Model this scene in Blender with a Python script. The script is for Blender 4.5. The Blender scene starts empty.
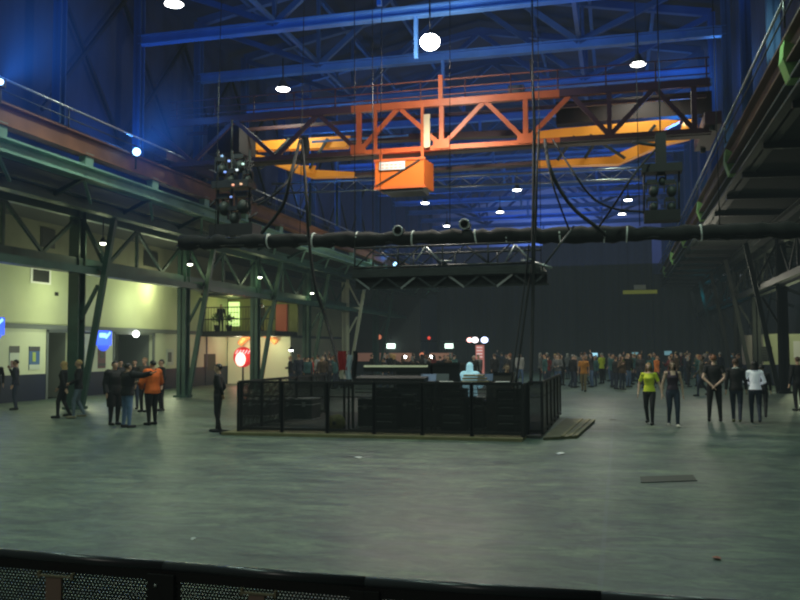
import bpy, math, random
import numpy as np
from mathutils import Vector, Matrix, Quaternion
random.seed(7)
R = math.radians
C = bpy.context.scene.collection
SC = bpy.context.scene

# ------------------------------------------------------------------ camera
H, F = 2.05, 850.0
YAW, PITCH, ROLL = R(14.4), math.atan(50/850), R(-0.25)
cd = bpy.data.cameras.new('camera'); cam = bpy.data.objects.new('camera', cd); C.objects.link(cam)
cd.sensor_width = 36; cd.lens = 36*F/800; cd.clip_end = 400; cd.clip_start = 0.05
CM = Matrix.Rotation(YAW, 3, 'Z') @ Matrix.Rotation(math.pi/2+PITCH, 3, 'X') @ Matrix.Rotation(ROLL, 3, 'Z')
cam.matrix_world = Matrix.Translation((0, 0, H)) @ CM.to_4x4()
SC.camera = cam
CP = Vector((0, 0, H))
def ray(px, py): return CM @ Vector(((px-400)/F, (300-py)/F, -1))
def on(px, py, ax, v):
    d = ray(px, py); return CP + d*((v-CP[ax])/d[ax])
def onX(px, py, v): return on(px, py, 0, v)
def onY(px, py, v): return on(px, py, 1, v)
def onZ(px, py, v): return on(px, py, 2, v)

# ------------------------------------------------------------------ materials
MATS = {}
def mat(name, col, rough=.6, metal=0, emit=0, ecol=None, noise=0, nscale=4, stretch=None, col2=None, bump=0):
    if name in MATS: return MATS[name]
    m = bpy.data.materials.new(name); m.use_nodes = True; N = m.node_tree; b = N.nodes['Principled BSDF']
    b.inputs['Base Color'].default_value = (*col, 1); b.inputs['Roughness'].default_value = rough
    b.inputs['Metallic'].default_value = metal
    if emit:
        b.inputs['Emission Color'].default_value = (*(ecol or col), 1); b.inputs['Emission Strength'].default_value = emit
    if noise or bump:
        tc = N.nodes.new('ShaderNodeTexCoord'); mp = N.nodes.new('ShaderNodeMapping')
        mp.inputs['Scale'].default_value = stretch or (1, 1, 1)
        nt = N.nodes.new('ShaderNodeTexNoise'); nt.inputs['Scale'].default_value = nscale; nt.inputs['Detail'].default_value = 4
        N.links.new(tc.outputs['Object'], mp.inputs[0]); N.links.new(mp.outputs[0], nt.inputs['Vector'])
        if noise:
            rp = N.nodes.new('ShaderNodeValToRGB'); rp.color_ramp.elements[0].position = .35; rp.color_ramp.elements[1].position = .68
            c2 = col2 or tuple(c*(1-noise) for c in col)
            rp.color_ramp.elements[0].color = (*c2, 1); rp.color_ramp.elements[1].color = (*col, 1)
            N.links.new(nt.outputs['Fac'], rp.inputs[0]); N.links.new(rp.outputs[0], b.inputs['Base Color'])
        if bump:
            bp = N.nodes.new('ShaderNodeBump'); bp.inputs['Strength'].default_value = bump
            N.links.new(nt.outputs['Fac'], bp.inputs['Height']); N.links.new(bp.outputs[0], b.inputs['Normal'])
    MATS[name] = m; return m

def floor_mat():
    m = bpy.data.materials.new('worn_concrete'); m.use_nodes = True; N = m.node_tree; L = N.links; b = N.nodes['Principled BSDF']
    tc = N.nodes.new('ShaderNodeTexCoord')
    def noise(sc, st, det=5, rough=.6):
        mp = N.nodes.new('ShaderNodeMapping'); mp.inputs['Scale'].default_value = st
        n = N.nodes.new('ShaderNodeTexNoise'); n.inputs['Scale'].default_value = sc; n.inputs['Detail'].default_value = det; n.inputs['Roughness'].default_value = rough
        L.new(tc.outputs['Object'], mp.inputs[0]); L.new(mp.outputs[0], n.inputs['Vector']); return n.outputs['Fac']
    def ramp(f, p0, c0, p1, c1):
        r = N.nodes.new('ShaderNodeValToRGB'); r.color_ramp.elements[0].position = p0; r.color_ramp.elements[1].position = p1
        r.color_ramp.elements[0].color = (*c0, 1); r.color_ramp.elements[1].color = (*c1, 1); L.new(f, r.inputs[0]); return r.outputs[0]
    def mix(f, a, c, t='MIX'):
        x = N.nodes.new('ShaderNodeMix'); x.data_type = 'RGBA'; x.blend_type = t
        if isinstance(f, float): x.inputs[0].default_value = f
        else: L.new(f, x.inputs[0])
        L.new(a, x.inputs[6]); L.new(c, x.inputs[7]); return x.outputs[2]
    big = noise(.22, (.5, 1.2, 1)); fine = noise(1.6, (.45, 2.2, 1), 8, .7); mid = noise(.7, (1, 1.5, 1))
    base = ramp(big, .35, (.1, .138, .112), .68, (.155, .188, .142))
    det = ramp(fine, .38, (.36, .42, .56), .66, (1.25, 1.25, 1.15))
    c = mix(.85, base, det, 'MULTIPLY')
    wisp = noise(2.6, (.5, 1, 1), 10, .72); wn = wisp.node; wn.inputs['Distortion'].default_value = 1.6
    c = mix(.9, c, ramp(wisp, .4, (.4, .45, .56), .58, (1.2, 1.24, 1.08)), 'MULTIPLY')
    speck = noise(9, (.6, 1, 1), 6, .8); c = mix(.6, c, ramp(speck, .4, (.55, .58, .62), .6, (1.25, 1.25, 1.18)), 'MULTIPLY')
    blot = ramp(mid, .36, (.6, .64, .74), .6, (1.1, 1.1, 1.1)); c = mix(.7, c, blot, 'MULTIPLY')
    # slab joints every 5.6 m
    sep = N.nodes.new('ShaderNodeSeparateXYZ'); L.new(tc.outputs['Object'], sep.inputs[0])
    def joint(out, off):
        a = N.nodes.new('ShaderNodeMath'); a.operation = 'ADD'; a.inputs[1].default_value = off+56; L.new(out, a.inputs[0])
        q = N.nodes.new('ShaderNodeMath'); q.operation = 'MODULO'; q.inputs[1].default_value = 5.6; L.new(a.outputs[0], q.inputs[0])
        z = N.nodes.new('ShaderNodeMath'); z.operation = 'LESS_THAN'; z.inputs[1].default_value = .05; L.new(q.outputs[0], z.inputs[0]); return z.outputs[0]
    for o, off in ((sep.outputs[0], .22), (sep.outputs[1], 2.0)):
        k = N.nodes.new('ShaderNodeMath'); k.operation = 'MULTIPLY'; k.inputs[1].default_value = .25; L.new(joint(o, off), k.inputs[0])
        rgb = N.nodes.new('ShaderNodeRGB'); rgb.outputs[0].default_value = (.11, .14, .17, 1)
        c = mix(k.outputs[0], c, rgb.outputs[0])
    L.new(c, b.inputs['Base Color'])
    rr = ramp(fine, .3, (.38,)*3, .7, (.6,)*3); L.new(rr, b.inputs['Roughness'])
    return m

def screen_mat(name, col, pitch, hole, hexa=False, axis='XZ'):
    """perforated / woven metal sheet: real holes as transparency"""
    m = bpy.data.materials.new(name); m.use_nodes = True; N = m.node_tree; L = N.links; b = N.nodes['Principled BSDF']
    b.inputs['Base Color'].default_value = (*col, 1); b.inputs['Roughness'].default_value = .5; b.inputs['Metallic'].default_value = .3
    tc = N.nodes.new('ShaderNodeTexCoord'); sep = N.nodes.new('ShaderNodeSeparateXYZ'); L.new(tc.outputs['Object'], sep.inputs[0])
    def M(op, a, c=None):
        n = N.nodes.new('ShaderNodeMath'); n.operation = op
        for i, v in enumerate((a, c)):
            if v is None: continue
            if isinstance(v, (int, float)): n.inputs[i].default_value = v
            else: L.new(v, n.inputs[i])
        return n.outputs[0]
    ax = M('ADD', sep.outputs[0], sep.outputs[1]) if axis == 'XYZ' else sep.outputs[0]
    u = M('DIVIDE', ax, pitch); v = M('DIVIDE', sep.outputs[2], pitch*(.866 if hexa else 1))
    if hexa:
        row = M('FLOOR', v); odd = M('MULTIPLY', M('FRACT', M('MULTIPLY', row, .5)), 1.0); u = M('ADD', u, odd)
    fu = M('SUBTRACT', M('FRACT', u), .5); fv = M('SUBTRACT', M('FRACT', v), .5)
    if hexa: d = M('SQRT', M('ADD', M('MULTIPLY', fu, fu), M('MULTIPLY', M('MULTIPLY', fv, fv), .75)))
    else: d = M('MAXIMUM', M('ABSOLUTE', fu), M('ABSOLUTE', fv))
    h = M('LESS_THAN', d, hole)
    tr = N.nodes.new('ShaderNodeBsdfTransparent'); mx = N.nodes.new('ShaderNodeMixShader')
    L.new(h, mx.inputs[0]); L.new(b.outputs[0], mx.inputs[1]); L.new(tr.outputs[0], mx.inputs[2])
    L.new(mx.outputs[0], N.nodes['Material Output'].inputs[0]); return m

M_FLOOR = floor_mat()
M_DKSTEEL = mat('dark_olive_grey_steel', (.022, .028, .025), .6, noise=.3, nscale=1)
M_GREEN = mat('green_painted_steel', (.03, .08, .062), .5, noise=.35, nscale=1.5)
M_LGREEN = mat('pale_green_painted_steel', (.22, .4, .31), .5, noise=.3, nscale=1.2)
M_BRACKET = mat('bright_green_bracket', (.22, .42, .12), .5)
M_RAILBR = mat('rust_brown_girder', (.24, .1, .045), .6, noise=.35, nscale=1)
M_TRUSS = mat('blue_lit_roof_steel', (.08, .24, .58), .5, noise=.2, nscale=1)  # blue lamp light partly put into the steel colour
M_TRUSSD = mat('dimly_lit_roof_steel', (.035, .1, .24), .6, noise=.2, nscale=1)  # same steel painted darker where the trusses look less lit
M_ORDULL = mat('dull_orange_handrail', (.2, .055, .025), .6)  # darker, duller orange for the handrails
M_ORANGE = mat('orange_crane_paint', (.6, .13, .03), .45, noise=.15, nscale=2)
M_ORDIM = mat('unlit_crane_paint', (.075, .028, .03), .6)  # crane paint darkened for the parts that get little light
M_YELLOW = mat('glowing_amber_crane_paint', (.6, .2, .015), .5, emit=.3, ecol=(.85, .3, .015), noise=.12, nscale=1.5)  # the paint's own glow stands in for lamp light on the girder
M_CABIN = mat('orange_cabin_paint', (.7, .15, .015), .45, noise=.1, nscale=1)
M_BLACK = mat('matt_black', (.006, .006, .007), .7)
M_DARK = mat('dark_steel', (.018, .02, .021), .5, metal=.2)
M_DGREY = mat('dark_grey_metal', (.06, .065, .07), .45, metal=.4)
M_CLOTH = mat('black_molton_cloth', (.006, .0065, .006), .9, noise=.4, nscale=6, bump=.5)
M_TAPE = mat('pale_tape', (.4, .46, .42), .6, emit=.05, ecol=(.6, .7, .6))  # ties brightened by a slight glow of their own
M_SILVER = mat('bare_aluminium', (.5, .52, .52), .35, metal=.7)
M_LAMP = mat('lamp_glow', (1, 1, .95), .5, emit=14, ecol=(1, 1, .93))
M_LAMPBIG = mat('lamp_glow_strong', (1, 1, .95), .5, emit=40, ecol=(1, .97, .9))
M_LAMPS = mat('small_lamp_glow', (1, 1, .8), .5, emit=6, ecol=(.95, 1, .8))
M_BLUELAMP = mat('blue_lamp_glow', (.5, .7, 1), .5, emit=6, ecol=(.3, .6, 1))
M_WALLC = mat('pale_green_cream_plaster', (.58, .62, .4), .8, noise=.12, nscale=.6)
M_WALLW = mat('cream_plaster', (.62, .66, .5), .8, noise=.08, nscale=.6)
M_DADO = mat('dark_blue_dado_paint', (.006, .012, .045), .5, noise=.2, nscale=1)
M_LEDGE = mat('grey_ledge_paint', (.14, .16, .16), .7)
M_UPWALL = mat('dark_cladding', (.03, .045, .09), .8, noise=.3, nscale=.5, stretch=(1, 4, 1))
M_DKWALL = mat('dark_grey_plaster', (.05, .055, .055), .9, noise=.2, nscale=.4)
M_ROOF = mat('dark_roof_deck', (.02, .03, .06), .85, noise=.3, nscale=.6)
M_CURT = mat('black_stage_drape', (.07, .08, .075), .95, noise=.25, nscale=.3, stretch=(4, 4, .2))
M_WOOD = mat('pale_plywood', (.2, .18, .08), .6, noise=.3, nscale=3)
M_WHITE = mat('white_paint', (.75, .75, .72), .5)
M_PAPER = mat('white_paper', (.6, .62, .62), .6)
M_LOUVRE = mat('dark_window_louvre', (.012, .014, .014), .5)
M_GREYWALL = mat('grey_lilac_plaster', (.13, .13, .16), .8, noise=.1, nscale=.6)
M_PERF = screen_mat('perforated_black_sheet', (.02, .021, .021), .0155, .24, hexa=True)
M_MESH = screen_mat('black_fence_mesh', (.008, .009, .009), .022, .285, axis='XYZ')
M_MESH2 = screen_mat('dense_fence_mesh', (.02, .023, .02), .022, .2, axis='XYZ')

# ------------------------------------------------------------------ mesh builder
class MB:
    def __init__(s): s.v = []; s.f = []; s.sm = []
    def add(s, vs, fs, smooth=False):
        o = len(s.v); s.v += [tuple(p) for p in vs]; s.f += [tuple(i+o for i in f) for f in fs]; s.sm += [smooth]*len(fs); return s
    def box(s, c, d, rz=0):
        x, y, z = (k/2 for k in d); cs, sn = math.cos(rz), math.sin(rz)
        vs = [(c[0]+a*x*cs-b*y*sn, c[1]+a*x*sn+b*y*cs, c[2]+e*z) for a, b, e in
              ((-1,-1,-1),(1,-1,-1),(1,1,-1),(-1,1,-1),(-1,-1,1),(1,-1,1),(1,1,1),(-1,1,1))]
        return s.add(vs, [(0,3,2,1),(4,5,6,7),(0,1,5,4),(1,2,6,5),(2,3,7,6),(3,0,4,7)])
    def bbox(s, a, b): return s.box([(a[i]+b[i])/2 for i in range(3)], [abs(b[i]-a[i]) for i in range(3)])
    def beam(s, a, b, w, h, up=(0, 0, 1)):
        a, b = Vector(a), Vector(b); d = (b-a).normalized(); u = Vector(up)
        if abs(d.dot(u)) > .98: u = Vector((0, 1, 0))
        x = d.cross(u).normalized()*w/2; y = x.cross(d).normalized()*h/2
        vs = [a-x-y, a+x-y, a+x+y, a-x+y, b-x-y, b+x-y, b+x+y, b-x+y]
        return s.add(vs, [(0,1,2,3),(7,6,5,4),(0,4,5,1),(1,5,6,2),(2,6,7,3),(3,7,4,0)])
    def ibeam(s, a, b, w, h, t=.03, up=(0, 0, 1)):
        a, b = Vector(a), Vector(b); d = (b-a).normalized(); u = Vector(up)
        if abs(d.dot(u)) > .98: u = Vector((0, 1, 0))
        x = d.cross(u).normalized(); y = x.cross(d).normalized()
        s.beam(a, b, t, h, up); o = y*(h/2-t/2)
        s.beam(a+o, b+o, w, t, up); s.beam(a-o, b-o, w, t, up); return s
    def tube(s, pts, r, n=8, cap=True, closed=False):
        pts = [Vector(p) for p in pts]; rs = r if isinstance(r, (list, tuple)) else [r]*len(pts)
        rings = []; ref = None
        for i, p in enumerate(pts):
            d = (pts[min(i+1, len(pts)-1)]-pts[max(i-1, 0)]).normalized()
            if ref is None: ref = d.orthogonal().normalized()
            ref = (ref - d*ref.dot(d)).normalized(); bb = d.cross(ref)
            rings.append([p+(ref*math.cos(2*math.pi*k/n)+bb*math.sin(2*math.pi*k/n))*rs[i] for k in range(n)])
        vs = [q for g in rings for q in g]
        fs = [(i*n+k, i*n+(k+1) % n, (i+1)*n+(k+1) % n, (i+1)*n+k) for i in range(len(pts)-1) for k in range(n)]
        if cap: fs += [tuple(range(n))[::-1], tuple((len(pts)-1)*n+k for k in range(n))]
        return s.add(vs, fs, True)
    def lathe(s, prof, c=(0, 0, 0), n=16):
        vs = [(c[0]+r*math.cos(2*math.pi*k/n), c[1]+r*math.sin(2*math.pi*k/n), c[2]+z) for r, z in prof for k in range(n)]
        fs = [(i*n+k, i*n+(k+1) % n, (i+1)*n+(k+1) % n, (i+1)*n+k) for i in range(len(prof)-1) for k in range(n)]
        fs += [tuple(range(n))[::-1], tuple((len(prof)-1)*n+k for k in range(n))]
        return s.add(vs, fs, True)
    def ball(s, c, r, n=12, m=8):
        r = (r, r, r) if isinstance(r, (int, float)) else r
        vs = [(c[0], c[1], c[2]-r[2])]
        for i in range(1, m):
            t = math.pi*i/m
            vs += [(c[0]+r[0]*math.sin(t)*math.cos(2*math.pi*k/n), c[1]+r[1]*math.sin(t)*math.sin(2*math.pi*k/n), c[2]-r[2]*math.cos(t)) for k in range(n)]
        vs.append((c[0], c[1], c[2]+r[2])); L = len(vs)-1
        fs = [(0, 1+(k+1) % n, 1+k) for k in range(n)]
        for i in range(m-2): fs += [(1+i*n+k, 1+i*n+(k+1) % n, 1+(i+1)*n+(k+1) % n, 1+(i+1)*n+k) for k in range(n)]
        fs += [(1+(m-2)*n+k, 1+(m-2)*n+(k+1) % n, L) for k in range(n)]
        return s.add(vs, fs, True)
    def prism(s, poly, a, b, axis=1):
        """poly of 2-D points extruded along an axis from a to b"""
        def P(u, v, w): return {0: (w, u, v), 1: (u, w, v), 2: (u, v, w)}[axis]
        n = len(poly); vs = [P(u, v, a) for u, v in poly]+[P(u, v, b) for u, v in poly]
        return s.add(vs, [tuple(range(n))[::-1], tuple(range(n, 2*n))]+[(k, (k+1) % n, (k+1) % n+n, k+n) for k in range(n)])
    def build(s, name, m, parent=None):
        off = Vector((0, 0, 0)); p = parent
        while p is not None: off += p.location; p = p.parent
        me = bpy.data.meshes.new(name)
        me.from_pydata([tuple(Vector(v)-off) for v in s.v], [], s.f)
        if any(s.sm): me.polygons.foreach_set('use_smooth', s.sm)
        me.materials.append(m); o = bpy.data.objects.new(name, me); C.objects.link(o)
        if parent: o.parent = parent
        return o
def tag(o, label=None, cat=None, group=None, kind=None):
    if label: o['label'] = label
    if cat: o['category'] = cat
    if group: o['group'] = group
    if kind: o['kind'] = kind
    return o
def thing(name, loc, label, cat, group=None, kind='thing'):
    o = bpy.data.objects.new(name, None); C.objects.link(o); o.location = loc; o.empty_display_size = .1
    return tag(o, label, cat, group, kind)
def struct(name, mb, m): return tag(mb.build(name, m), kind='structure')
def copy_tree(o, parent=None):
    c = o.copy(); C.objects.link(c); c.parent = parent
    for ch in o.children: copy_tree(ch, c)
    return c
ORD = 'first second third fourth fifth sixth seventh eighth ninth tenth eleventh twelfth thirteenth fourteenth fifteenth sixteenth'.split()

# ------------------------------------------------------------------ room shell
struct('floor', MB().bbox((-24.2, -6, -.3), (16, 84, 0)), M_FLOOR)
WX = -23.8
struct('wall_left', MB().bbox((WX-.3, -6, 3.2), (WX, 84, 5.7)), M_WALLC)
struct('wall_left_high', MB().bbox((WX-.3, -6, 5.7), (WX, 84, 7.6)), mat('shaded_olive_plaster', (.16, .16, .11), .85, noise=.3, nscale=.5))  # upper strip painted darker to stand in for the shade there
# lower left wall with openings cut out of it (the doorways)
def ly(px): return onX(px, 360, WX).y
d1a, d1b, d2a, d2b = ly(46), ly(71), ly(113), ly(154)
w = MB()
for a, b in ((-6, d1a), (d1b, d2a), (d2b, 49)): w.bbox((WX-.3, a, 1.1), (WX, b, 3.0))
w.bbox((WX-.3, 49, 1.1), (WX, 84, 3.0)); struct('wall_left_lower', w, M_WALLW)
w = MB()
for a, b in ((-6, d1a), (d1b, d2a), (d2b, 84)): w.bbox((WX-.3, a, 0), (WX+.02, b, 1.1))
struct('baseboard_left', w, M_DADO)
struct('trim_1', MB().bbox((WX-.3, -6, 3.0), (WX+.12, 84, 3.2)), M_LEDGE)
for i, (a, b) in enumerate(((d1a, d1b), (d2a, d2b))):
    mb = MB().bbox((WX-2.2, a-.3, 0), (WX-2.1, b+.3, 3.0)).bbox((WX-2.2, a-.3, 0), (WX-.3, a, 3)).bbox((WX-2.2, b, 0), (WX-.3, b+.3, 3)).bbox((WX-2.2, a-.3, 2.95), (WX-.3, b+.3, 3.05))
    struct('wall_doorway_%s' % ('near' if i == 0 else 'far'), mb, M_LEDGE)
    mb = MB().bbox((WX-.05, a-.02, 0), (WX+.04, a+.1, 3)).bbox((WX-.05, b-.1, 0), (WX+.04, b+.02, 3)).bbox((WX-.05, a, 2.88), (WX+.04, b, 3))
    struct('door_%d' % (i+1), mb, M_LEDGE)
# aisle roof, upper hall walls, roof, ends
struct('ceiling_left_aisle', MB().bbox((-24.1, -6, 7.6), (-17.0, 84, 7.75)), mat('near_black_ceiling', (.012, .014, .012), .9))  # plain near-black ceiling colour
struct('wall_left_upper', MB().bbox((-17.4, -6, 7.7), (-17.2, 84, 16)), M_UPWALL)
struct('wall_right_upper', MB().bbox((4.6, -6, 9.0), (4.8, 84, 16)), M_UPWALL)
struct('wall_right', MB().bbox((12.2, -6, 0), (12.5, 84, 9)), M_DKWALL)
struct('ceiling_right_aisle', MB().bbox((4.6, -6, 8.9), (12.4, 84, 9.05)), M_DKWALL)
struct('ceiling', MB().prism([(-17.5, 15.6), (-6.2, 17.8), (4.9, 15.6), (4.9, 15.9), (-6.2, 18.1), (-17.5, 15.9)], -6, 84), M_ROOF)
struct('wall_far', MB().bbox((-24.1, 83.6, 0), (12.5, 84, 18)), mat('blue_grey_gable', (.2, .25, .36), .8, noise=.15, nscale=.3))  # blue of the haze put into the gable colour
struct('wall_near', MB().bbox((-24.1, -6.3, 0), (12.5, -6, 18)), M_DKWALL)

w = MB()
for a_, b_ in (((-26, -8, -.8), (14, 86, -.5)), ((-26, -8, 19), (14, 86, 19.2)), ((-26.3, -8, -.8), (-26, 86, 19.2)), ((14, -8, -.8), (14.3, 86, 19.2)), ((-26.3, -8.3, -.8), (14.3, -8, 19.2)), ((-26.3, 86, -.8), (14.3, 86.3, 19.2))): w.bbox(a_, b_)
struct('outer_haze_shell', w, M_DKWALL)  # unseen box added to keep the glowing air bounded
# far drape with folds
CY = 78
def drape(name, x0, x1, z1, y, amp, lab, mt):
    n = int((x1-x0)/.16); vs = []; rnd = random.Random(3)
    ph = [rnd.uniform(0, 6.28) for _ in range(4)]
    ys = [y+amp*(math.sin(i*1.3+ph[0])+.6*math.sin(i*.47+ph[1])+.4*math.sin(i*2.9+ph[2])) for i in range(n+1)]
    vs = [(x0+(x1-x0)*i/n, ys[i], 0.02) for i in range(n+1)]+[(x0+(x1-x0)*i/n, ys[i]*.35+y*.65, z1) for i in range(n+1)]
    o = MB().add(vs, [(i, i+1, n+2+i, n+1+i) for i in range(n)], True).build(name, mt)
    return tag(o, lab, 'curtain', None, 'thing')
drape('stage_curtain', -6.6, 3.0, 12.2, CY, .1, 'tall black drape closing the far end of the hall, right of the hanging cables', M_CURT)
drape('stage_curtain', 3.05, 12.1, 8.6, CY-.4, .1, 'black drape filling the far right aisle behind the steel legs', M_CURT)
drape('stage_curtain', -16.6, -5.9, 11.6, CY+.6, .1, 'dark grey drape above the exit signs behind the mixing desk', mat('grey_stage_drape', (.075, .082, .078), .95, noise=.3, nscale=.3, stretch=(4, 4, .2)))
struct('wall_far_left', MB().bbox((-24, 72, 0), (-16.7, 72.3, 7.6)), M_DKWALL)

# right cream cross wall
RW = 51.0
a = onY(742, 337, RW)
struct('wall_right_cross', MB().bbox((a.x+1.1, RW, 1.15), (12.2, RW+.2, 2.85)), M_WALLC)
struct('wall_right_cross_end', MB().bbox((a.x, RW+.02, 1.15), (a.x+1.1, RW+.2, 2.8)), mat('pinkish_grey_board', (.3, .27, .25), .8))
struct('baseboard_right', MB().bbox((a.x, RW-.04, 0), (12.2, RW+.2, 1.15)), M_DADO)
p = onY(767, 359, RW-.05)
t = thing('louvre_panel', (p.x, RW-.02, 1.35), 'small dark louvred panel on the cream wall behind the right steel legs', 'vent')
MB().box((p.x, RW-.04, 1.75), (.55, .06, .8)).build('frame', M_DARK, t)
for k in range(5): MB().box((p.x, RW-.09, 1.45+k*.14), (.5, .05, .05)).build('slat', M_DGREY, t)
p = onY(797, 352, RW-.05)
t = tag(MB().box((p.x, RW-.04, 2.0), (.35, .04, .9)).build('notice_board', M_WHITE), 'pale notice sheet on the cream wall at the right edge', 'poster', None, 'thing')

# ------------------------------------------------------------------ columns
COLY = [18.85+7.75*i for i in range(8)]
def column(x, y, side, m, m2, label, group):
    t = thing('steel_column', (x, y, 0), label, 'column', group)
    MB().ibeam((x, y, 0), (x, y, 7.5), .42, .42, .06, up=(0, 1, 0)).build('post', m, t)
    MB().box((x, y, .05), (.62, .62, .1)).build('base_plate', m, t)
    s = side
    MB().beam((x+s*.25, y, 0), (x+s*1.5, y, 6.95), .2, .16).build('raking_leg', m2, t)
    MB().beam((x+s*.18, y, 3.2), (x+s*.85, y, 4.4), .12, .1).build('brace', m2, t)
    MB().beam((x+s*.2, y, 6.8), (x+s*1.05, y, 5.2), .12, .1).build('brace', m2, t)
    MB().box((x+s*.4, y, 5.0), (1.3, .5, .16)).build('bracket', m, t)
    return t
LD = ['near left green steel column beside the two walkers, left of the blue sign', 'tall green steel column on the left between the white wall bay and the balcony',
      'third green steel column on the left, in front of the balcony and the glowing light', 'green steel column just right of the lit booth on the left', None, None]
M_CLIT = mat('cream_lit_steel', (.5, .52, .38), .5)  # column steel painted pale to stand in for light on it
for i, y in enumerate(COLY):
    if i == 0: continue
    lb = {1: LD[0], 2: LD[1], 3: LD[2], 4: 'green steel column standing between the lit booth and the pale far column', 5: 'pale lit steel column with raking leg behind the red coat', 6: 'dim steel column at the far left behind the mixing desk', 7: 'farthest dim steel column on the left side'}[i]
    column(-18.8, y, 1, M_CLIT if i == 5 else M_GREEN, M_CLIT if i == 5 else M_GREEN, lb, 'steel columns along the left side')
RL = {3: 'dark steel column at the right edge in front of the cream wall', 4: 'dark steel column behind the group walking away on the right', 5: 'third dark steel column from the right edge with a raking leg', 6: 'dim right steel column whose leg catches cyan light', 7: 'farthest dim steel column on the right side'}
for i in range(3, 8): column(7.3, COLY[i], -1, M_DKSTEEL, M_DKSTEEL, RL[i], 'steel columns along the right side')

CLT = (7.3-1.5, COLY[6]-.6, 5.8)
# gallery girders (lattice between the columns), each side one thing
for x, s, lab in ((-18.8, 1, 'dark green lattice girder running along the tops of the left columns'), (7.3, -1, 'dark lattice girder running along the right columns under the gallery')):
    t = thing('lattice_girder', (x, 40, 4.8), lab, 'girder'); MG = M_GREEN if s > 0 else M_DKSTEEL; ye = 71.8 if s > 0 else 77
    MB().bbox((x-.15, 14, 4.85), (x+.15, ye, 5.4)).build('lower_beam', MG, t)
    MB().bbox((x+s*.75, 14, 4.75), (x+s*.95, ye, 5.0)).build('lower_beam', MG, t)
    MB().bbox((x-.12, 14, 6.85), (x+.12, ye, 7.1)).build('upper_beam', MG, t)
    y = 18.85-7.75/2
    k = 0
    while y < ye-2:
        MB().beam((x, y, 5.4 if k % 2 else 6.9), (x, y+7.75/4, 6.9 if k % 2 else 5.4), .09, .12).build('diagonal', MG, t)
        if k % 4 == 0: MB().beam((x, y, 5.4), (x, y, 6.9), .1, .12).build('upright', MG, t)
        y += 7.75/4; k += 1
# runway girders
for x, s, lab in ((-16.0, 1, 'long crane runway girder on the left with rust brown rail beam and handrail'), (3.75, -1, 'long crane runway girder overhead on the right with rust brown face')):
    t = thing('runway_girder', (x, 40, 7.4), lab, 'girder')
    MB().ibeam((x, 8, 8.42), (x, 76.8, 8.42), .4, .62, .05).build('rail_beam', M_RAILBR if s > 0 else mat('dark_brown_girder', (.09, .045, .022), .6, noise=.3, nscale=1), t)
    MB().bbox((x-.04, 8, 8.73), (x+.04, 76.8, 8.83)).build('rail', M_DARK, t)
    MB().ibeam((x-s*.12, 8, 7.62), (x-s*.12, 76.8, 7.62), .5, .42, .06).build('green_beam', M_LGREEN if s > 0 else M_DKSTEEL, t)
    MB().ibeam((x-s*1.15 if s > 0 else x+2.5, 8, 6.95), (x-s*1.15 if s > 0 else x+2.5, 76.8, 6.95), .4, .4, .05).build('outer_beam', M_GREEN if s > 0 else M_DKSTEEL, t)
    MB().tube([(x+s*.28, 8, 9.3), (x+s*.28, 76.8, 9.3)], .035, 6).build('handrail', M_SILVER, t)
    MB().tube([(x+s*.28, 8, 8.98), (x+s*.28, 76.8, 8.98)], .02, 6).build('handrail', M_DGREY, t)
    k = 0; y = 10.0 if s > 0 else 8.6
    while y < 76:
        MB().tube([(x+s*.28, y, 8.7), (x+s*.28, y, 9.3)], .025, 6).build('handrail_post', M_DGREY, t)
        br = MB().prism([(x-.1, 7.8), (x+.1, 7.8), (x+.14, 8.2), (x-.14, 8.2)], y+1.1, y+1.5) if s > 0 else MB().prism([(x-.12, 7.75), (x+.16, 7.75), (x+.2, 8.35), (x-.22, 8.6), (x-.26, 8.2)], y+.4, y+.9)
        br.build('bracket', M_LGREEN if s > 0 else M_BRACKET, t)
        if s < 0: y += 6.3
        if s > 0:
            MB().beam((x, y+1.3, 7.5), (x-1.15, y+1.3, 7.0), .1, .12).build('strut', M_GREEN, t)
            MB().beam((x-.1, y+1.3, 7.5), (x-1.0, y+3, 7.0), .08, .1).build('strut', M_LGREEN, t)
        y += 3.9; k += 1
# right soffit with ribs
t = thing('gallery_soffit', (5.5, 40, 7.1), 'dark ribbed underside of the right gallery above the walking group', 'soffit')
MB().prism([(3.8, 7.45), (7.4, 7.3), (12.15, 7.3), (12.15, 7.45), (7.4, 7.45), (3.8, 7.6)], 8, 77).build('panel', mat('near_black_soffit', (.012, .016, .014), .9), t)  # panel in one plain near-black colour
y = 12
while y < 76:
    MB().beam((3.75, y, 7.35), (12.1, y, 7.2), .12, .2).build('rib', M_DARK, t); y += 1.94*2
# dark bracing along the right aisle
for i in (2, 3, 5, 6):
    y0, y1 = COLY[i], COLY[i+1]
    t = thing('cross_brace', (9.6, y0, 0), 'crossed dark steel bracing in the right aisle, %s bay from the camera' % ORD[i-2], 'brace', 'crossed bracing in the right aisle')
    MB().beam((9.6, y0, .1), (9.6, y1, 7.1), .12, .14).build('diagonal', M_DARK, t)
    MB().beam((9.62, y1, .1), (9.62, y0, 7.1), .12, .14).build('diagonal', M_DARK, t)
    MB().beam((7.6, y0, 6.9), (12.1, y0, 5.0), .14, .2).build('knee_brace', M_DKSTEEL, t)

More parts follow.
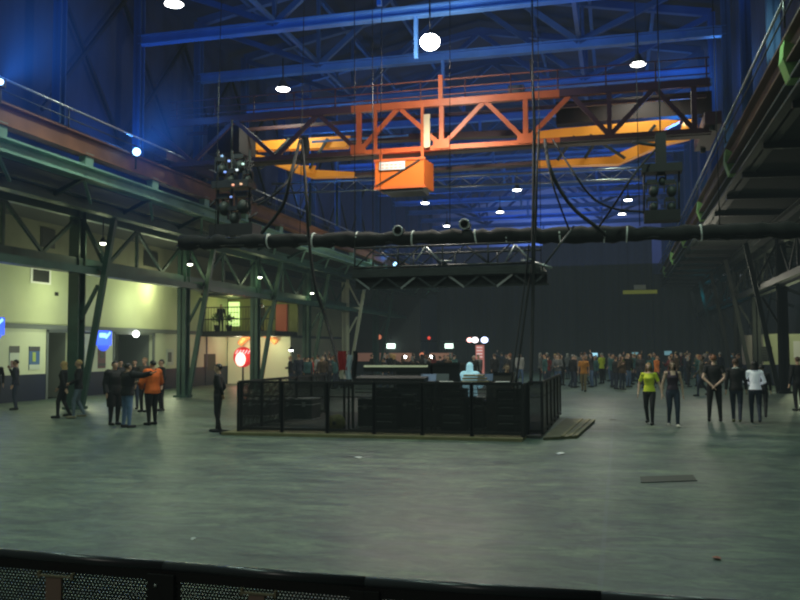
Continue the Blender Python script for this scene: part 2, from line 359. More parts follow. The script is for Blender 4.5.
# ------------------------------------------------------------------ roof trusses and upper posts
TY = [22+4.4*i for i in range(13)]
XL, XR, XC = -16.3, 3.8, -6.2
def make_truss(y):
    t = thing('roof_truss', (XC, y, 13.05), 'x', 'roof truss', 'roof trusses across the hall')
    MB().ibeam((XL, y, 13.05), (XR, y, 13.05), .3, .34, .05).build('lower_chord', M_TRUSS, t)
    top = lambda x: 17.3-abs(x-XC)*.19
    MB().beam((XL, y, top(XL)), (XC, y, top(XC)), .25, .3).build('upper_chord', M_TRUSSD, t)
    MB().beam((XC, y, top(XC)), (XR, y, top(XR)), .25, .3).build('upper_chord', M_TRUSSD, t)
    n1, n2 = -11.15, -1.2
    for a, b in ((n1, XL), (n1, XC), (n2, XC), (n2, XR)):
        MB().beam((a, y, 13.15), (b, y, top(b)-.1), .16, .2).build('diagonal', M_TRUSSD, t)
    for a in (n1, n2): MB().beam((a, y, 13.15), (a, y, top(a)), .12, .16).build('upright', M_TRUSSD, t)
    MB().beam((XC, y, 13.05), (XC, y, 11.5), .12, .12).build('hanger', M_TRUSS, t)
    for x in (XL, XR): MB().ibeam((x, y, 8.75), (x, y, top(x)), .28, .3, .05, up=(0, 1, 0)).build('end_post', M_TRUSSD, t)
    return t
pt = make_truss(TY[0])
for i, y in enumerate(TY):
    o = pt if i == 0 else copy_tree(pt); o.location.y = y
    o['label'] = 'blue-lit steel roof truss across the hall, %s one from the camera' % ORD[i]
# longitudinal bracing at the upper left wall
for i in range(0, 8):
    y0, y1 = TY[i], TY[i+1]
    t = thing('wall_brace', (-16.9, y0, 9), 'crossed blue-lit bracing on the upper left wall, %s bay from the camera' % ORD[i], 'brace', 'crossed bracing on the upper left wall')
    MB().beam((-16.9, y0, 9.4), (-16.9, y1, 14.6), .1, .12).build('diagonal', M_DARK, t)
    MB().beam((-16.98, y1, 9.4), (-16.98, y0, 14.6), .1, .12).build('diagonal', M_DARK, t)
# roof purlins running down the hall
for i, x in enumerate((-14, -11.5, -9, -3.4, -.9, 1.6)):
    z = 17.55-abs(x-XC)*.19
    tag(MB().beam((x, 4, z-.25), (x, 80, z-.25), .14, .2).build('roof_purlin', M_TRUSSD), 'thin steel roof purlin running the length of the hall, %s from the left wall' % ORD[i], 'purlin', 'roof purlins', 'thing')
for i, x in enumerate((-11.15, -1.2)):
    tag(MB().beam((x, 22, 13.25), (x, 76, 13.25), .14, .12).build('tie_beam', M_TRUSSD), 'long steel tie beam linking the lower truss chords on the %s half of the hall' % ('left', 'right')[i], 'tie beam', None, 'thing')

# ------------------------------------------------------------------ high-bay lamps
def light(kind, loc, e, col, size=.2, rot=None, spot=None, blend=.5, name='light'):
    l = bpy.data.lights.new(name, kind); l.energy = e; l.color = col
    if kind == 'AREA': l.size = size
    else: l.shadow_soft_size = size
    if spot: l.spot_size = spot; l.spot_blend = blend
    o = bpy.data.objects.new(name, l); C.objects.link(o); o.location = loc
    if rot is not None: o.rotation_euler = Vector(rot).to_track_quat('-Z', 'Y').to_euler()
    return o
def highbay(p, label, big=False, group='high bay lamps under the roof', e=900, col=(.82, 1, .8)):
    t = thing('high_bay_lamp', p, label, 'ceiling lamp', group)
    x, y, z = p; r = .26
    MB().lathe([(.05, .34), (.1, .32), (.14, .2), (r+.02, .02), (r+.02, 0), (r, 0), (.12, .18), (.04, .28)], (x, y, z), 20).build('reflector', M_DGREY, t)
    MB().ball((x, y, z-.0), (r if not big else .3, r if not big else .3, .07 if not big else .24), 16, 8).build('bulb', M_LAMPBIG if big else M_LAMP, t)
    MB().tube([(x, y, z+.3), (x, y, 12.9)], .03, 6).build('hanger', M_DARK, t)
    light('SPOT', (x, y, z-.3), e, col, .25, (0, 0, -1), R(140), .6)
    return t
LP = [((174, 4), 11.75, 'bright lamp at the top left of the roof'), ((283, 89), 11.75, 'white lamp above the left end of the crane'),
      ((638, 64), 11.75, 'lamp hanging above the right end of the crane'), ((632, 132), 11.6, 'round lamp glaring in front of the amber girder on the right'),
      ((425, 203), 11.7, 'small lamp in the blue haze left of the centre'), ((517, 190), 11.7, 'lamp in the blue haze under the orange lattice'),
      ((628, 200), 11.7, 'lamp above the right half of the black lighting truss'), ((500, 212), 11.7, 'faint lamp just right of the haze lamps, far down the hall'),
      ((622, 214), 11.7, 'lamp touching the black truss on the right'), ((447, 226), 11.7, 'farthest lamp just above the black truss')]
for (px, py), z, lb in LP: highbay(tuple(onZ(px, py, z)), lb, e={4: 1100, 89: 650, 64: 800, 132: 350}.get(py, 500))
pb = onZ(430, 42, 11.45)
highbay(tuple(pb), 'largest glaring lamp hanging over the orange crane', True, e=2600, col=(1, .93, .8))
light('POINT', tuple(pb-Vector((0, 0, .6))), 330, (1, .9, .75), .25)
# lamps of the part of the hall behind and above the camera
for x, y in ((-12, 12), (-2, 13), (-7, 3), (2, 20)): light('SPOT', (x, y, 11.5), 900, (.72, 1, .8), .3, (0, 0, -1), R(150), .7)

# small lamps of the side aisles
def pend(p, label, e=60, col=(.85, 1, .5), m=None, r=.13, spot=False, top=7.0):
    t = thing('pendant_lamp', p, label, 'lamp', 'small lamps in the side aisles'); x, y, z = p
    MB().lathe([(.04, .2), (r, .05), (r, .0), (r-.02, 0)], (x, y, z), 14).build('shade', M_DARK, t)
    MB().ball((x, y, z-.01), (r*.9, r*.9, .07), 12, 6).build('bulb', m or M_LAMPS, t)
    MB().tube([(x, y, z+.18), (x, y, top)], .02, 6).build('rod', M_DARK, t)
    if e: light('POINT', (x, y, z-.2), e, col, .15)
for (px, py), X, lb, e in (((103, 243), -18.1, 'small lamp hanging right of the near left column', 14), ((190, 264), -18.1, 'small lamp beside the second left column', 14),
        ((260, 277), -18.3, 'small lamp above the balcony railing', 12), ((312, 293), -18.3, 'small lamp far down the left aisle', 8), ((262, 306), -20.5, 'bright small lamp over the balcony', 20)):
    p = onX(px, py, X); pend(tuple(p), lb, e, top=6.9)
p = onX(136, 334, WX+.15)
t = thing('wall_lamp', tuple(p), 'round white lamp over the far doorway in the left wall', 'lamp')
MB().ball(tuple(p), .16).build('bulb', M_LAMP, t); MB().box((WX+.03, p.y, p.z), (.08, .2, .2)).build('backplate', M_DARK, t)
p = onX(735, 281, 8.5); pend(tuple(p), 'small bluish white lamp among the right steel legs', 60, (.8, .9, 1), M_LAMP, .2, top=7.1)
light('POINT', CLT, 12, (0, .75, 1), .1)
light('POINT', (-3, -2.5, 5), 130, (1, .95, .8), .4)  # unseen fill light, added for the barrier fronts
# lights without fittings, added to brighten the left wall
def areal(loc, d, e, col, sx): light('AREA', loc, e, col, sx, d)
for y, e in ((20, 380), (26, 380), (31.5, 420), (37.8, 500)): light('POINT', (-22.3, y, 4.6), e*.2, (.88, 1, .58), .3)
p = onX(156, 290, WX+.5); light('POINT', (WX+.8, p.y, p.z+.1), 85, (.95, 1, .55), .12)
p = onX(30, 350, WX+.5); light('POINT', (-21.6, 31, 2.4), 125, (.9, 1, .6), .3); light('POINT', (-21.6, 38.5, 2.4), 95, (.9, 1, .6), .3)
light('POINT', (9.0, 47.5, 3.2), 120, (.9, 1, .6), .3)  # unseen light added to brighten the right cream wall
# blue lamps
BL = [((1, 82), -15.5, 'blue floodlight flaring at the left edge on the runway'), ((137, 152), -15.5, 'bright blue-white floodlight on the left runway handrail'),
      ((395, 264), -15.0, 'small blue floodlight seen through the hanging rig'), ((706, 82), 3.3, 'blue floodlight on the right runway handrail'), ((335, 200), -15.6, 'dim blue floodlight far along the left runway')]
BLP = []
for (px, py), X, lb in BL:
    p = onX(px, py, X)
    if lb.startswith('small'): p = onX(px, py, -15.3)
    BLP.append(p); s = 1 if X < 0 else -1
    light('POINT', (p.x-s*.35, p.y, p.z+.5), 12 if 'small' in lb else 70, (.06, .28, 1), .15)
    if 'dim' in lb: continue
    t = thing('floodlight', tuple(p), lb, 'floodlight', 'blue floodlights along the runways')
    MB().box((p.x-s*.12, p.y+.12, p.z+.02), (.22, .2, .24)).build('housing', M_DARK, t)
    MB().ball((p.x, p.y-.02, p.z), .08 if px < 10 else .13).build('lens', M_BLUELAMP, t)
    MB().box((p.x-s*.1, p.y+.1, p.z-.3), (.05, .05, .5)).build('yoke', M_DARK, t)
light('SPOT', (-6, 79.5, 10.5), 2200, (.2, .36, 1), .5, (0, 1, .5), R(150), .6)  # hidden spot added behind the drape to turn the gable blue
for x, y, e in ((-14.8, 20, 900), (-14.8, 27, 900), (-14.8, 35, 800), (2.2, 24, 900), (2.2, 31, 800), (-14.5, 45, 900), (2, 45, 900), (-14, 58, 1000), (1.5, 58, 1000), (-9, 68, 1200), (-3, 68, 1200)):
    light('SPOT', (x, y, 9.6), e*(.2 if x < -10 and y < 40 else .5), (.02, .25, 1), .3, (-.55 if x > -6 else .55, -.1, 1), R(150), .5)
for x in (-11, -6, -1): light('SPOT', (x, 15, 8.5), 560, (.03, .28, 1), .3, (0, .8, 1), R(110), .5)  # unseen front spots added to brighten the truss chords

# ------------------------------------------------------------------ overhead crane
FY = 28.0
def fx(px, py=130, Y=FY): return onY(px, py, Y).x
c = thing('overhead_crane', (-6, FY, 8.8), 'orange travelling crane bridge with lattice walkway spanning the hall', 'crane')
zt, zb, zh = 10.45, 8.9, 11.25
nod = [fx(v, 148) for v in (110, 193, 276, 359, 442, 526, 610, 695)]; top = [fx(v, 104) for v in (152, 235, 318, 399, 485, 571, 655)]
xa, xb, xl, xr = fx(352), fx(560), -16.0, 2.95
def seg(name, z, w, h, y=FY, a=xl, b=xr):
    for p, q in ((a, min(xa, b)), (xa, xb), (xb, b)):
        MB().bbox((p, y-w/2, z-h/2), (q, y+w/2, z+h/2)).build(name, (M_ORDULL if name == 'handrail' else M_ORANGE) if p == xa else M_ORDIM, c)
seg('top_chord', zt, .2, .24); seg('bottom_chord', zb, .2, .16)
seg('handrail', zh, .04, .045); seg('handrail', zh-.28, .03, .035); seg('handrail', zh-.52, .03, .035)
for i, x in enumerate(nod):
    if x < xl: continue
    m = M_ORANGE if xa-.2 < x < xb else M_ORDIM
    if i >= 3 and i % 1 == 0 and x < xr: MB().beam((x, FY, zb), (x, FY, zt), .16, .16).build('upright', m, c)
    if m is M_ORANGE: MB().box((x, FY-.11, zb+.12), (.55, .04, .32)).build('gusset', m, c)
    for tx in top:
        if abs(tx-x) < 2.0 and x < xr:
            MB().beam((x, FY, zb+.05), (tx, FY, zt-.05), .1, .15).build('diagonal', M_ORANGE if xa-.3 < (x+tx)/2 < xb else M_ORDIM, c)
for px in (376, 423):
    x = fx(px); MB().beam((x, FY-.06, zb), (x, FY-.06, zt), .1, .12).build('upright', M_ORANGE, c)
for x in np.linspace(xl+.3, xr-.1, 13): MB().tube([(x, FY, zt), (x, FY, zh)], .025, 6).build('handrail_post', M_ORDIM, c)
MB().beam((fx(441), FY, zt), (fx(441), FY, zh+.15), .14, .14).build('handrail_post', M_ORANGE, c)
# walkway deck and the rear face of the walkway
MB().bbox((xl, FY+.1, zb-.1), (xr, FY+.6, zb-.05)).build('walkway_deck', M_ORDIM, c)
MB().bbox((xl, FY+1.3, zt-.1), (xr, FY+1.4, zt+.02)).build('rear_chord', M_ORDIM, c)
MB().bbox((fx(300), FY+1.2, zt-.75), (fx(400), FY+1.25, zt-.68)).build('conduit', M_TRUSS, c)
# amber fish-belly girder behind
GY = 30.3
def gp(px, py): q = onY(px, py, GY); return (q.x, q.z)
tp = [gp(v, yv) for v, yv in ((244, 145), (300, 141), (345, 138), (540, 133), (640, 127), (680, 124), (694, 128))]
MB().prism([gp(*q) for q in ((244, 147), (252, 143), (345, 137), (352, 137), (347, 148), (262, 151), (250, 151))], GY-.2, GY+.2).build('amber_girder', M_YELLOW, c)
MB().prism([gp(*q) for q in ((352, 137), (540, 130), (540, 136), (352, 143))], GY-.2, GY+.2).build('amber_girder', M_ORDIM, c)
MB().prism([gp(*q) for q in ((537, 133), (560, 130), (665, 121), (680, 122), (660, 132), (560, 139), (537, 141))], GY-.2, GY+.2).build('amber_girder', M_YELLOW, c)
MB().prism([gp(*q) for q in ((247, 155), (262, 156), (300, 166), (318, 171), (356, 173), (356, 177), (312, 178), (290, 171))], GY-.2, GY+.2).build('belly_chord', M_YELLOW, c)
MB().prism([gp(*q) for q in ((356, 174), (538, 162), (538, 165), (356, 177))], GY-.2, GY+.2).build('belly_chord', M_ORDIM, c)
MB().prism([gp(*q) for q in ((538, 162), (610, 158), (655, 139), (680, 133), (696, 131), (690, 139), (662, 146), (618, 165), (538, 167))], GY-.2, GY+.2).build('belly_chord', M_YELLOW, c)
MB().prism([gp(*q) for q in ((300, 167), (318, 167), (316, 174), (304, 174))], GY-.25, GY-.2).build('gusset', M_YELLOW, c)
q = gp(689, 129); o = MB().tube([(q[0], GY-.3, q[1]), (q[0], GY+.2, q[1])], .26, 18).build('end_disc', M_YELLOW, c)
for a, b in (((276, 157), (292, 140)), ((330, 140), (312, 170)), ((585, 160), (600, 137)), ((640, 145), (655, 127)), ((625, 160), (590, 137)), ((558, 162), (575, 138)), ((262, 170), (285, 155))):
    p0, p1 = gp(*a), gp(*b); MB().beam((p0[0], GY-.26, p0[1]), (p1[0], GY-.26, p1[1]), .07, .1).build('web_strut', M_DARK, c)
for X in (xl, xr):
    MB().bbox((X-.25, FY-.6, 8.95), (X+.25, GY+.8, 9.35)).build('end_carriage', M_ORDIM, c)
    for yy in (FY-.3, GY+.5):
        MB().tube([(X-.08, yy, 9.0), (X+.08, yy, 9.0)], .18, 14).build('wheel', M_DARK, c)
# dark reddish machinery at both ends and a crab on top
MB().bbox((fx(200), FY+.6, 9.4), (fx(232), GY, 10.4)).build('machine_house', mat('dark_maroon_paint', (.008, .002, .003), .95), c)  # plain very dark maroon
MB().bbox((onY(556, 110, GY+.4).x, GY+.3, onY(600, 121, GY+.3).z), (onY(712, 110, GY+.4).x, GY+.8, onY(600, 99, GY+.3).z)).build('machine_house', mat('dark_maroon_paint', (.02, .008, .011), .8), c)
MB().bbox((fx(507), FY+.4, zt+.15), (fx(523), FY+.9, zt+.55)).build('motor_box', M_DGREY, c)
MB().bbox((fx(425), FY-.2, zb), (fx(431), FY-.1, zt-.4)).build('ladder', mat('cream_paint', (.6, .5, .3), .6), c)
# driver's cabin
cb = thing('crane_cabin', (fx(402), FY-.5, 7.8), 'orange driver cabin hung below the crane with a white notice', 'crane cabin')
def q3(px, py, y): v = onY(px, py, y); return tuple(v)
yA, yB = FY-.6, FY+.45
fr = [q3(375, 161, yA), q3(424, 161, yA), q3(424, 186, yA), q3(375, 186, yA)]
z1, z0 = fr[0][2], fr[2][2]; x0, x1 = fr[0][0], fr[1][0]
MB().add([(x0, yA, z0), (x1, yA, z0), (x1+.1, yB, z0), (x0, yB, z0), (x0, yA, z1), (x1, yA, z1), (x1+.1, yB, z1), (x0, yB, z1)],
         [(0,3,2,1),(4,5,6,7),(0,1,5,4),(1,2,6,5),(2,3,7,6),(3,0,4,7)]).build('body', M_CABIN, cb)
MB().prism([(x0+.05, z0), (x1, z0), (x1-.1, z0-.14), (x0+.3, z0-.14)], yA+.02, yB).build('underside', M_DARK, cb)
MB().beam((x0+.05, yA-.02, z0+.08), (x1-.15, yA-.02, z1-.05), .05, .03, up=(0, 1, 0)).build('diagonal_bar', M_DARK, cb)
MB().bbox((x0-.03, yA-.03, z1-.04), (x1+.05, yA, z1+.04)).build('top_edge', M_ORANGE, cb)
MB().bbox((x0-.03, yA-.03, z0-.04), (x1+.05, yA, z0+.04)).build('bottom_edge', M_ORANGE, cb)
nt = MB().bbox((fx(379.5, y_ := 0), 0, 0), (0, 0, 0)) if False else None
na, nb_ = onY(379.5, 162.5, yA-.03), onY(405, 169, yA-.03)
n_ = MB().bbox((na.x, yA-.05, nb_.z), (nb_.x, yA-.03, na.z)).build('notice', M_PAPER, cb)
# lettering is only a smear in the photograph: two faint orange rows
M_SMEAR = mat('faint_orange_print', (.75, .38, .2), .7)
for k in range(2):
    for j in range(5):
        xx = na.x+.06+j*.155
        MB().bbox((xx, yA-.056, nb_.z+.05+k*.1), (xx+.1, yA-.05, nb_.z+.085+k*.1)).build('print', M_SMEAR, n_)
for xx in (x0+.12, x1-.12): MB().beam((xx, FY-.3, z1), (xx, FY-.3, zb), .08, .08).build('hanger', M_ORANGE, cb)
light('SPOT', (-5.5, 22.5, 6.2), 60, (1, .75, .5), .3, (-.1, 5.5, 2.6), R(60), .8)

# ------------------------------------------------------------------ black lighting truss
TYY = 23.0
za = 5.28
x0t, x1t = onY(181, 243, TYY).x, 5.6
zA, zB = onY(181, 243, TYY).z, onY(800, 230.5, TYY).z; xB_ = onY(800, 230, TYY).x
ZT = lambda x: zA+(zB-zA)*(x-x0t)/(xB_-x0t)
t = thing('lighting_truss', ((x0t+x1t)/2, TYY, za), 'long horizontal lighting truss wrapped in black cloth across the hall', 'lighting truss')
n = 90; pts = []; rs = []
rr = random.Random(5)
for i in range(n+1):
    x = x0t+(x1t-x0t)*i/n; pts.append((x, TYY+rr.uniform(-.02, .02), ZT(x)+rr.uniform(-.03, .03))); rs.append(.2+rr.uniform(-.03, .05))
MB().tube(pts, rs, 10).build('black_cloth_wrap', M_CLOTH, t)
for dy, dz in ((-.2, .15), (.2, .15), (-.2, -.15), (.2, -.15)):
    MB().tube([(x0t-.1, TYY+dy*.6, ZT(x0t)+dz*.7), (x1t+.1, TYY+dy*.6, ZT(x1t)+dz*.7)], .025, 6).build('chord', M_DARK, t)
for px in (269, 314, 413, 476, 507, 560, 605, 627, 701, 358):
    x = onY(px, 238, TYY).x
    o = MB().lathe([(.19, -.02), (.222, -.018), (.222, .018), (.19, .02)], tuple(t.location), 14).build('white_tie', M_TAPE, t)
    o.rotation_euler = (0, R(90+rr.uniform(-8, 8)), 0); o.location = Vector((x, TYY, ZT(x)))-t.location
for px in (215, 300, 380, 450, 535, 640, 720):
    x = onY(px, 238, TYY).x; MB().tube([(x, TYY, ZT(x)+.2), (x, TYY+.3, 12.9)], .012, 5).build('suspension_wire', M_DARK, t)
for i, px in enumerate((466, 400)):
    x = onY(px, 226, TYY).x; za = ZT(x)-(0, .14)[i]
    l = thing('spotlight', (x, TYY, za+.22), ['black spotlight barrel facing the camera on top of the black truss', 'low grey spotlight lying on the truss above the rig', 'small dark lamp on the truss right of the round barrel', 'small dark lamp on the truss where it meets the right girder'][i], 'spotlight', 'spotlights on the black truss')
    o = MB().tube([(x, TYY-.25, za+.33), (x, TYY+.15, za+.33)], [.15, .13], 14).build('barrel', M_DARK, l)
    MB().tube([(x, TYY-.27, za+.33), (x, TYY-.255, za+.33)], .11, 14).build('lens', M_DGREY if i else M_BLACK, l)
    rm = MB().lathe([(.13, -.01), (.155, -.01), (.155, .01), (.13, .01)], tuple(l.location), 16).build('rim', M_SILVER, l); rm.location = (0, -.26, .11); rm.rotation_euler = (R(90), 0, 0)
    MB().bbox((x-.17, TYY-.05, za+.15), (x+.17, TYY, za+.2)).build('yoke', M_DARK, l)

# ------------------------------------------------------------------ hanging rig
g = thing('hanging_rig', (onY(450, 260, 22.6).x, 22.6, 4), 'dark rectangular lattice rig hung below the black truss over the fenced desk', 'rig')
def rx(px, py=268, Y=22.6): return onY(px, py, Y)
Yf, Yb = 22.4, 24.2
xa1, xb1 = rx(357).x, rx(536).x
zu, zl = rx(450, 246).z, rx(450, 266).z
for yy in (Yf, Yb):
    MB().tube([(xa1, yy, zu), (xb1, yy, zu)], .03, 6).build('top_tube', M_DARK, g)
    MB().tube([(xa1, yy, zl), (xb1, yy, zl)], .035, 6).build('lower_tube', M_DARK, g)
    N_ = 8
    for k in range(N_):
        u0 = xa1+(xb1-xa1)*k/N_; u1 = xa1+(xb1-xa1)*(k+1)/N_
        MB().tube([(u0, yy, zl if k % 2 == 0 else zu), (u1, yy, zu if k % 2 == 0 else zl)], .02, 6).build('lattice_diagonal', M_DARK, g)
        if k % 2 == 0: MB().tube([(u0, yy, zl), (u0, yy, zu)], .025, 6).build('lattice_upright', M_DARK, g)
zb1, zb2 = rx(450, 276).z, rx(450, 283.5, ).z
MB().bbox((xa1-.05, Yf-.1, zb1), (xb1+.15, Yf, zl-.05)).build('fascia', mat('rig_fascia', (.05, .055, .055), .5, metal=.3, noise=.4, nscale=3, stretch=(1, 1, 8)), g)
MB().bbox((xa1-.05, Yf, zl-.12), (xb1+.15, Yb, zl-.05)).build('deck', M_DARK, g)
MB().bbox((xa1-.05, Yf-.06, zb1-.02), (xb1+.3, Yf, zb1+.02)).build('lower_rail', M_DGREY, g)
zc = rx(450, 288).z
MB().bbox((xa1, Yf-.03, zc), (xb1+.36, Yf+.03, zc+.05)).build('bottom_rail', M_DARK, g)
MB().bbox((xa1, Yf+.08, zc+.03), (xb1+.3, Yf+.12, zb1)).build('backing', M_BLACK, g)
for k in range(12):
    u0 = xa1+(xb1+.3-xa1)*k/12; u1 = xa1+(xb1+.3-xa1)*(k+1)/12
    MB().beam((u0, Yf-.02, zc if k % 2 else zb1), (u1, Yf-.02, zb1 if k % 2 else zc), .03, .05).build('bottom_lattice', M_DGREY if k % 3 else M_SILVER, g)
for x in (xa1, xb1):
    for yy in (Yf, Yb): MB().tube([(x, yy, zl), (x, yy, 12.9)], .012, 5).build('suspension_wire', M_DARK, g)
for (pa, pb_) in (((415, 262), (425, 247)), ((426, 247), (441, 262)), ((440, 261), (452, 261)), ((505, 262), (515, 245)), ((516, 245), (530, 260)), ((521, 261), (532, 259))):
    p0, p1 = onY(*pa, Yf-.05), onY(*pb_, Yf-.05)
    MB().tube([p0, p1], .022, 6).build('bright_brace', mat('dull_silver_tube', (.3, .32, .32), .4, metal=.4), g)
d_ = thing('cable_stay', tuple(onY(545, 266, 22)), 'slanting metal stay rising right from the end of the rig', 'stay')
MB().tube([onY(542, 268, 22.1), onY(574, 226, 22.1)], .03, 6).build('rod', M_DGREY, d_)
MB().tube([onY(533, 262, 22.1), onY(552, 268, 22.1)], .035, 6).build('clamp', M_SILVER, d_)

# ------------------------------------------------------------------ hanging frames either side
def mover(name, parent, x, y, z, s=1.0, tilt=0):
    MB().box((x, y, z), (.3*s, .22*s, .12*s)).build('lamp_base', M_DARK, parent)
    MB().ball((x+.03, y, z-.28*s), (.15*s, .17*s, .18*s), 10, 8).build('lamp_head', mat('greenish_black_plastic', (.018, .026, .022), .6), parent)
    MB().beam((x-.17*s, y, z), (x-.17*s, y, z-.3*s), .04, .1).build('lamp_yoke', M_DARK, parent); MB().beam((x+.17*s, y, z), (x+.17*s, y, z-.3*s), .04, .1).build('lamp_yoke', M_DARK, parent)
YB = 24.0
def bx(px, py): return onY(px, py, YB)
f = thing('lamp_frame', tuple(bx(661, 222)), 'dark hanging frame of moving lamps under the right end of the crane', 'lamp frame')
p, q = bx(641, 166), bx(682, 172); MB().bbox((p.x, YB-.25, q.z), (q.x, YB+.25, p.z)).build('top_bar', M_BLACK, f)
p, q = bx(644, 212), bx(680, 221); MB().bbox((p.x, YB-.3, q.z), (q.x, YB+.3, p.z)).build('bottom_bar', M_BLACK, f)
for px in (644, 679):
    p, q = bx(px, 170), bx(px, 214); MB().tube([p, q], .03, 6).build('upright', M_DARK, f)
for px, py, s in ((652, 184, .9), (670, 184, .9), (652, 201, .8), (670, 201, .8), (661, 176, .7)):
    p = bx(px, py); mover('l', f, p.x, YB, p.z+.05, s)
p = bx(661, 166); MB().bbox((p.x-.14, YB-.14, p.z), (p.x+.14, YB+.14, p.z+.9)).build('chain_hoist', M_BLACK, f); MB().tube([(p.x, YB, p.z), (p.x, YB, 12.9)], .02, 5).build('chain', M_DARK, f)
MB().tube([bx(632, 142), bx(662, 146)], .05, 6).build('cross_arm', M_DARK, f)
f = thing('lamp_frame', tuple(bx(235, 236)), 'dark cluttered hanging frame of lamps and cable at the left end of the crane', 'lamp frame')
p, q = bx(214, 226), bx(257, 236); MB().bbox((p.x, YB-.35, q.z), (q.x, YB+.35, p.z)).build('bottom_bar', M_BLACK, f)
for px in (218, 232, 250):
    p, q = bx(px, 150), bx(px, 230); MB().tube([p, q], .04, 6).build('upright', M_DARK, f)
p, q = bx(216, 183), bx(252, 188); MB().bbox((p.x, YB-.3, q.z), (q.x, YB+.3, p.z)).build('middle_bar', M_DARK, f)
for px, py, s in ((222, 163, 1.2), (240, 160, 1.1), (231, 175, 1.1), (224, 200, 1.3), (243, 198, 1.3), (234, 212, 1.1), (248, 176, .9)):
    p = bx(px, py); mover('l', f, p.x, YB, p.z+.1, s)
gl = [((229, 161), (.3, .45, 1)), ((237, 170), (.8, .9, 1)), ((233, 185), (1, .4, .25)), ((225, 172), (.25, .4, 1)), ((243, 164), (.6, .9, .8)), ((241, 184), (.9, .5, .3)), ((222, 156), (.3, .5, .8)), ((231, 197), (.2, .3, .7))]
for i, (pp, cc) in enumerate(gl):
    p = onY(*pp, YB-.4); MB().ball(tuple(p), (.05, .04, .035), 8, 6).build('indicator_light', mat('indicator_%d' % i, cc, .4, emit=.9, ecol=cc), f)
MB().tube([bx(232, 120), bx(232, 150)], .03, 6).build('chain', M_DARK, f)
r9 = random.Random(4)
for k in range(12):
    u = bx(r9.uniform(216, 254), r9.uniform(150, 225)); v = u+Vector((r9.uniform(-.5, .5), r9.uniform(-.2, .2), r9.uniform(-.7, .4))); w9 = (u+v)/2+Vector((r9.uniform(-.2, .2), -.2, -.25))
    MB().tube([u, (u+w9)/2, w9, (w9+v)/2, v], .03, 6).build('cable_loop', M_BLACK, f)

# ------------------------------------------------------------------ cables
M_CABLE = mat('rubber_cable_black', (.006, .006, .007), .9)
def cable(pts, r, label, grp=None, m=M_CABLE, n=7):
    # smooth through points
    P = [Vector(p) for p in pts]; out = []
    for i in range(len(P)-1):
        p0, p1, p2, p3 = P[max(i-1, 0)], P[i], P[i+1], P[min(i+2, len(P)-1)]
        for k in range(8):
            t_ = k/8; out.append(.5*((2*p1)+(-p0+p2)*t_+(2*p0-5*p1+4*p2-p3)*t_*t_+(-p0+3*p1-3*p2+p3)*t_**3))
    out.append(P[-1]); return tag(MB().tube(out, r, n).build('hanging_cable', m), label, 'cable', grp, 'thing')
q = lambda px, py, Y=22.0: onY(px, py, Y)
cable([q(531, 60, 27.5), q(534, 110, 25), q(534, 160, 23), q(533, 240), q(533, 300), q(531, 384, 20.8)], .045, 'thickest black cable dropping from the roof to the fenced desk')
cable([q(539, 130, 24), q(537, 175), q(535, 240), q(527, 300), q(516, 382, 21)], .03, 'thin black cable dropping left of the thickest one')
cable([q(529, 244), q(524, 290), q(511, 384, 21)], .02, 'thinnest cable slanting from the rig down to the desk')
cable([q(545, 140, 25), q(549, 165), q(560, 190), q(575, 210), q(595, 226), q(605, 235, 22.8)], .05, 'heavy black cable sagging from the crane to the truss')
cable([q(553, 140, 25), q(572, 170), q(590, 195), q(612, 208), q(643, 212, 23.6)], .028, 'cable looping right to the hanging frame of lamps')
cable([q(655, 150, 24), q(636, 172), q(614, 205), q(598, 228, 22.8)], .028, 'cable slanting left from the lamp frame to the truss')
cable([q(300, 140, 25), q(292, 170), q(283, 205), q(262, 233, 22.8)], .05, 'heavy black cable sagging down to the left part of the truss')
cable([q(302, 140, 25), q(306, 190), q(309, 240), q(315, 285), q(326, 320), q(341, 372, 20.6)], .045, 'long black cable hanging past the truss to the red coat')
cable([q(298, 165, 24), q(280, 190), q(258, 205, 24)], .03, 'short cable from the crane to the left lamp frame')
cable([q(546, 150, 25), q(553, 185), q(571, 235, 22.9)], .025, 'thin cable beside the heavy sagging one')
o = cable([onY(305, 138, 26), onY(306, 150, 26), onY(300, 160, 26)], .12, 'knot of black cable hanging at the crane left of the cabin')

# far beams / cross lattice seen in the haze
for i, (x0_, y0_, x1_, y1_, D) in enumerate(((270, 186, 345, 180, 44), (300, 192, 370, 189, 44))):
    pass
t = thing('walkway_lattice', tuple(onY(320, 190, 42)), 'pale lattice catwalk edge under the amber girder on the left', 'catwalk')
A, B = onY(272, 184, 36), onY(640, 168, 36)
MB().tube([A, B], .05, 6).build('top_tube', M_SILVER, t); dn = Vector((0, 0, -.45)); MB().tube([A+dn, B+dn], .04, 6).build('bottom_tube', M_SILVER, t)
for k in range(28):
    a_ = A.lerp(B, k/28); b_ = A.lerp(B, (k+1)/28); MB().tube([a_ if k % 2 else a_+dn, b_+dn if k % 2 else b_], .02, 5).build('lattice_bar', M_SILVER, t)
for px in (310, 337):
    MB().tube([onY(px, 183, 36), onY(px, 183, 36)+Vector((0, 0, 5.2))], .05, 6).build('hanger', M_TRUSS, t)
    MB().tube([onY(px, 183, 36), onY(px, 226, 36)], .06, 6).build('lower_post', M_GREEN, t)

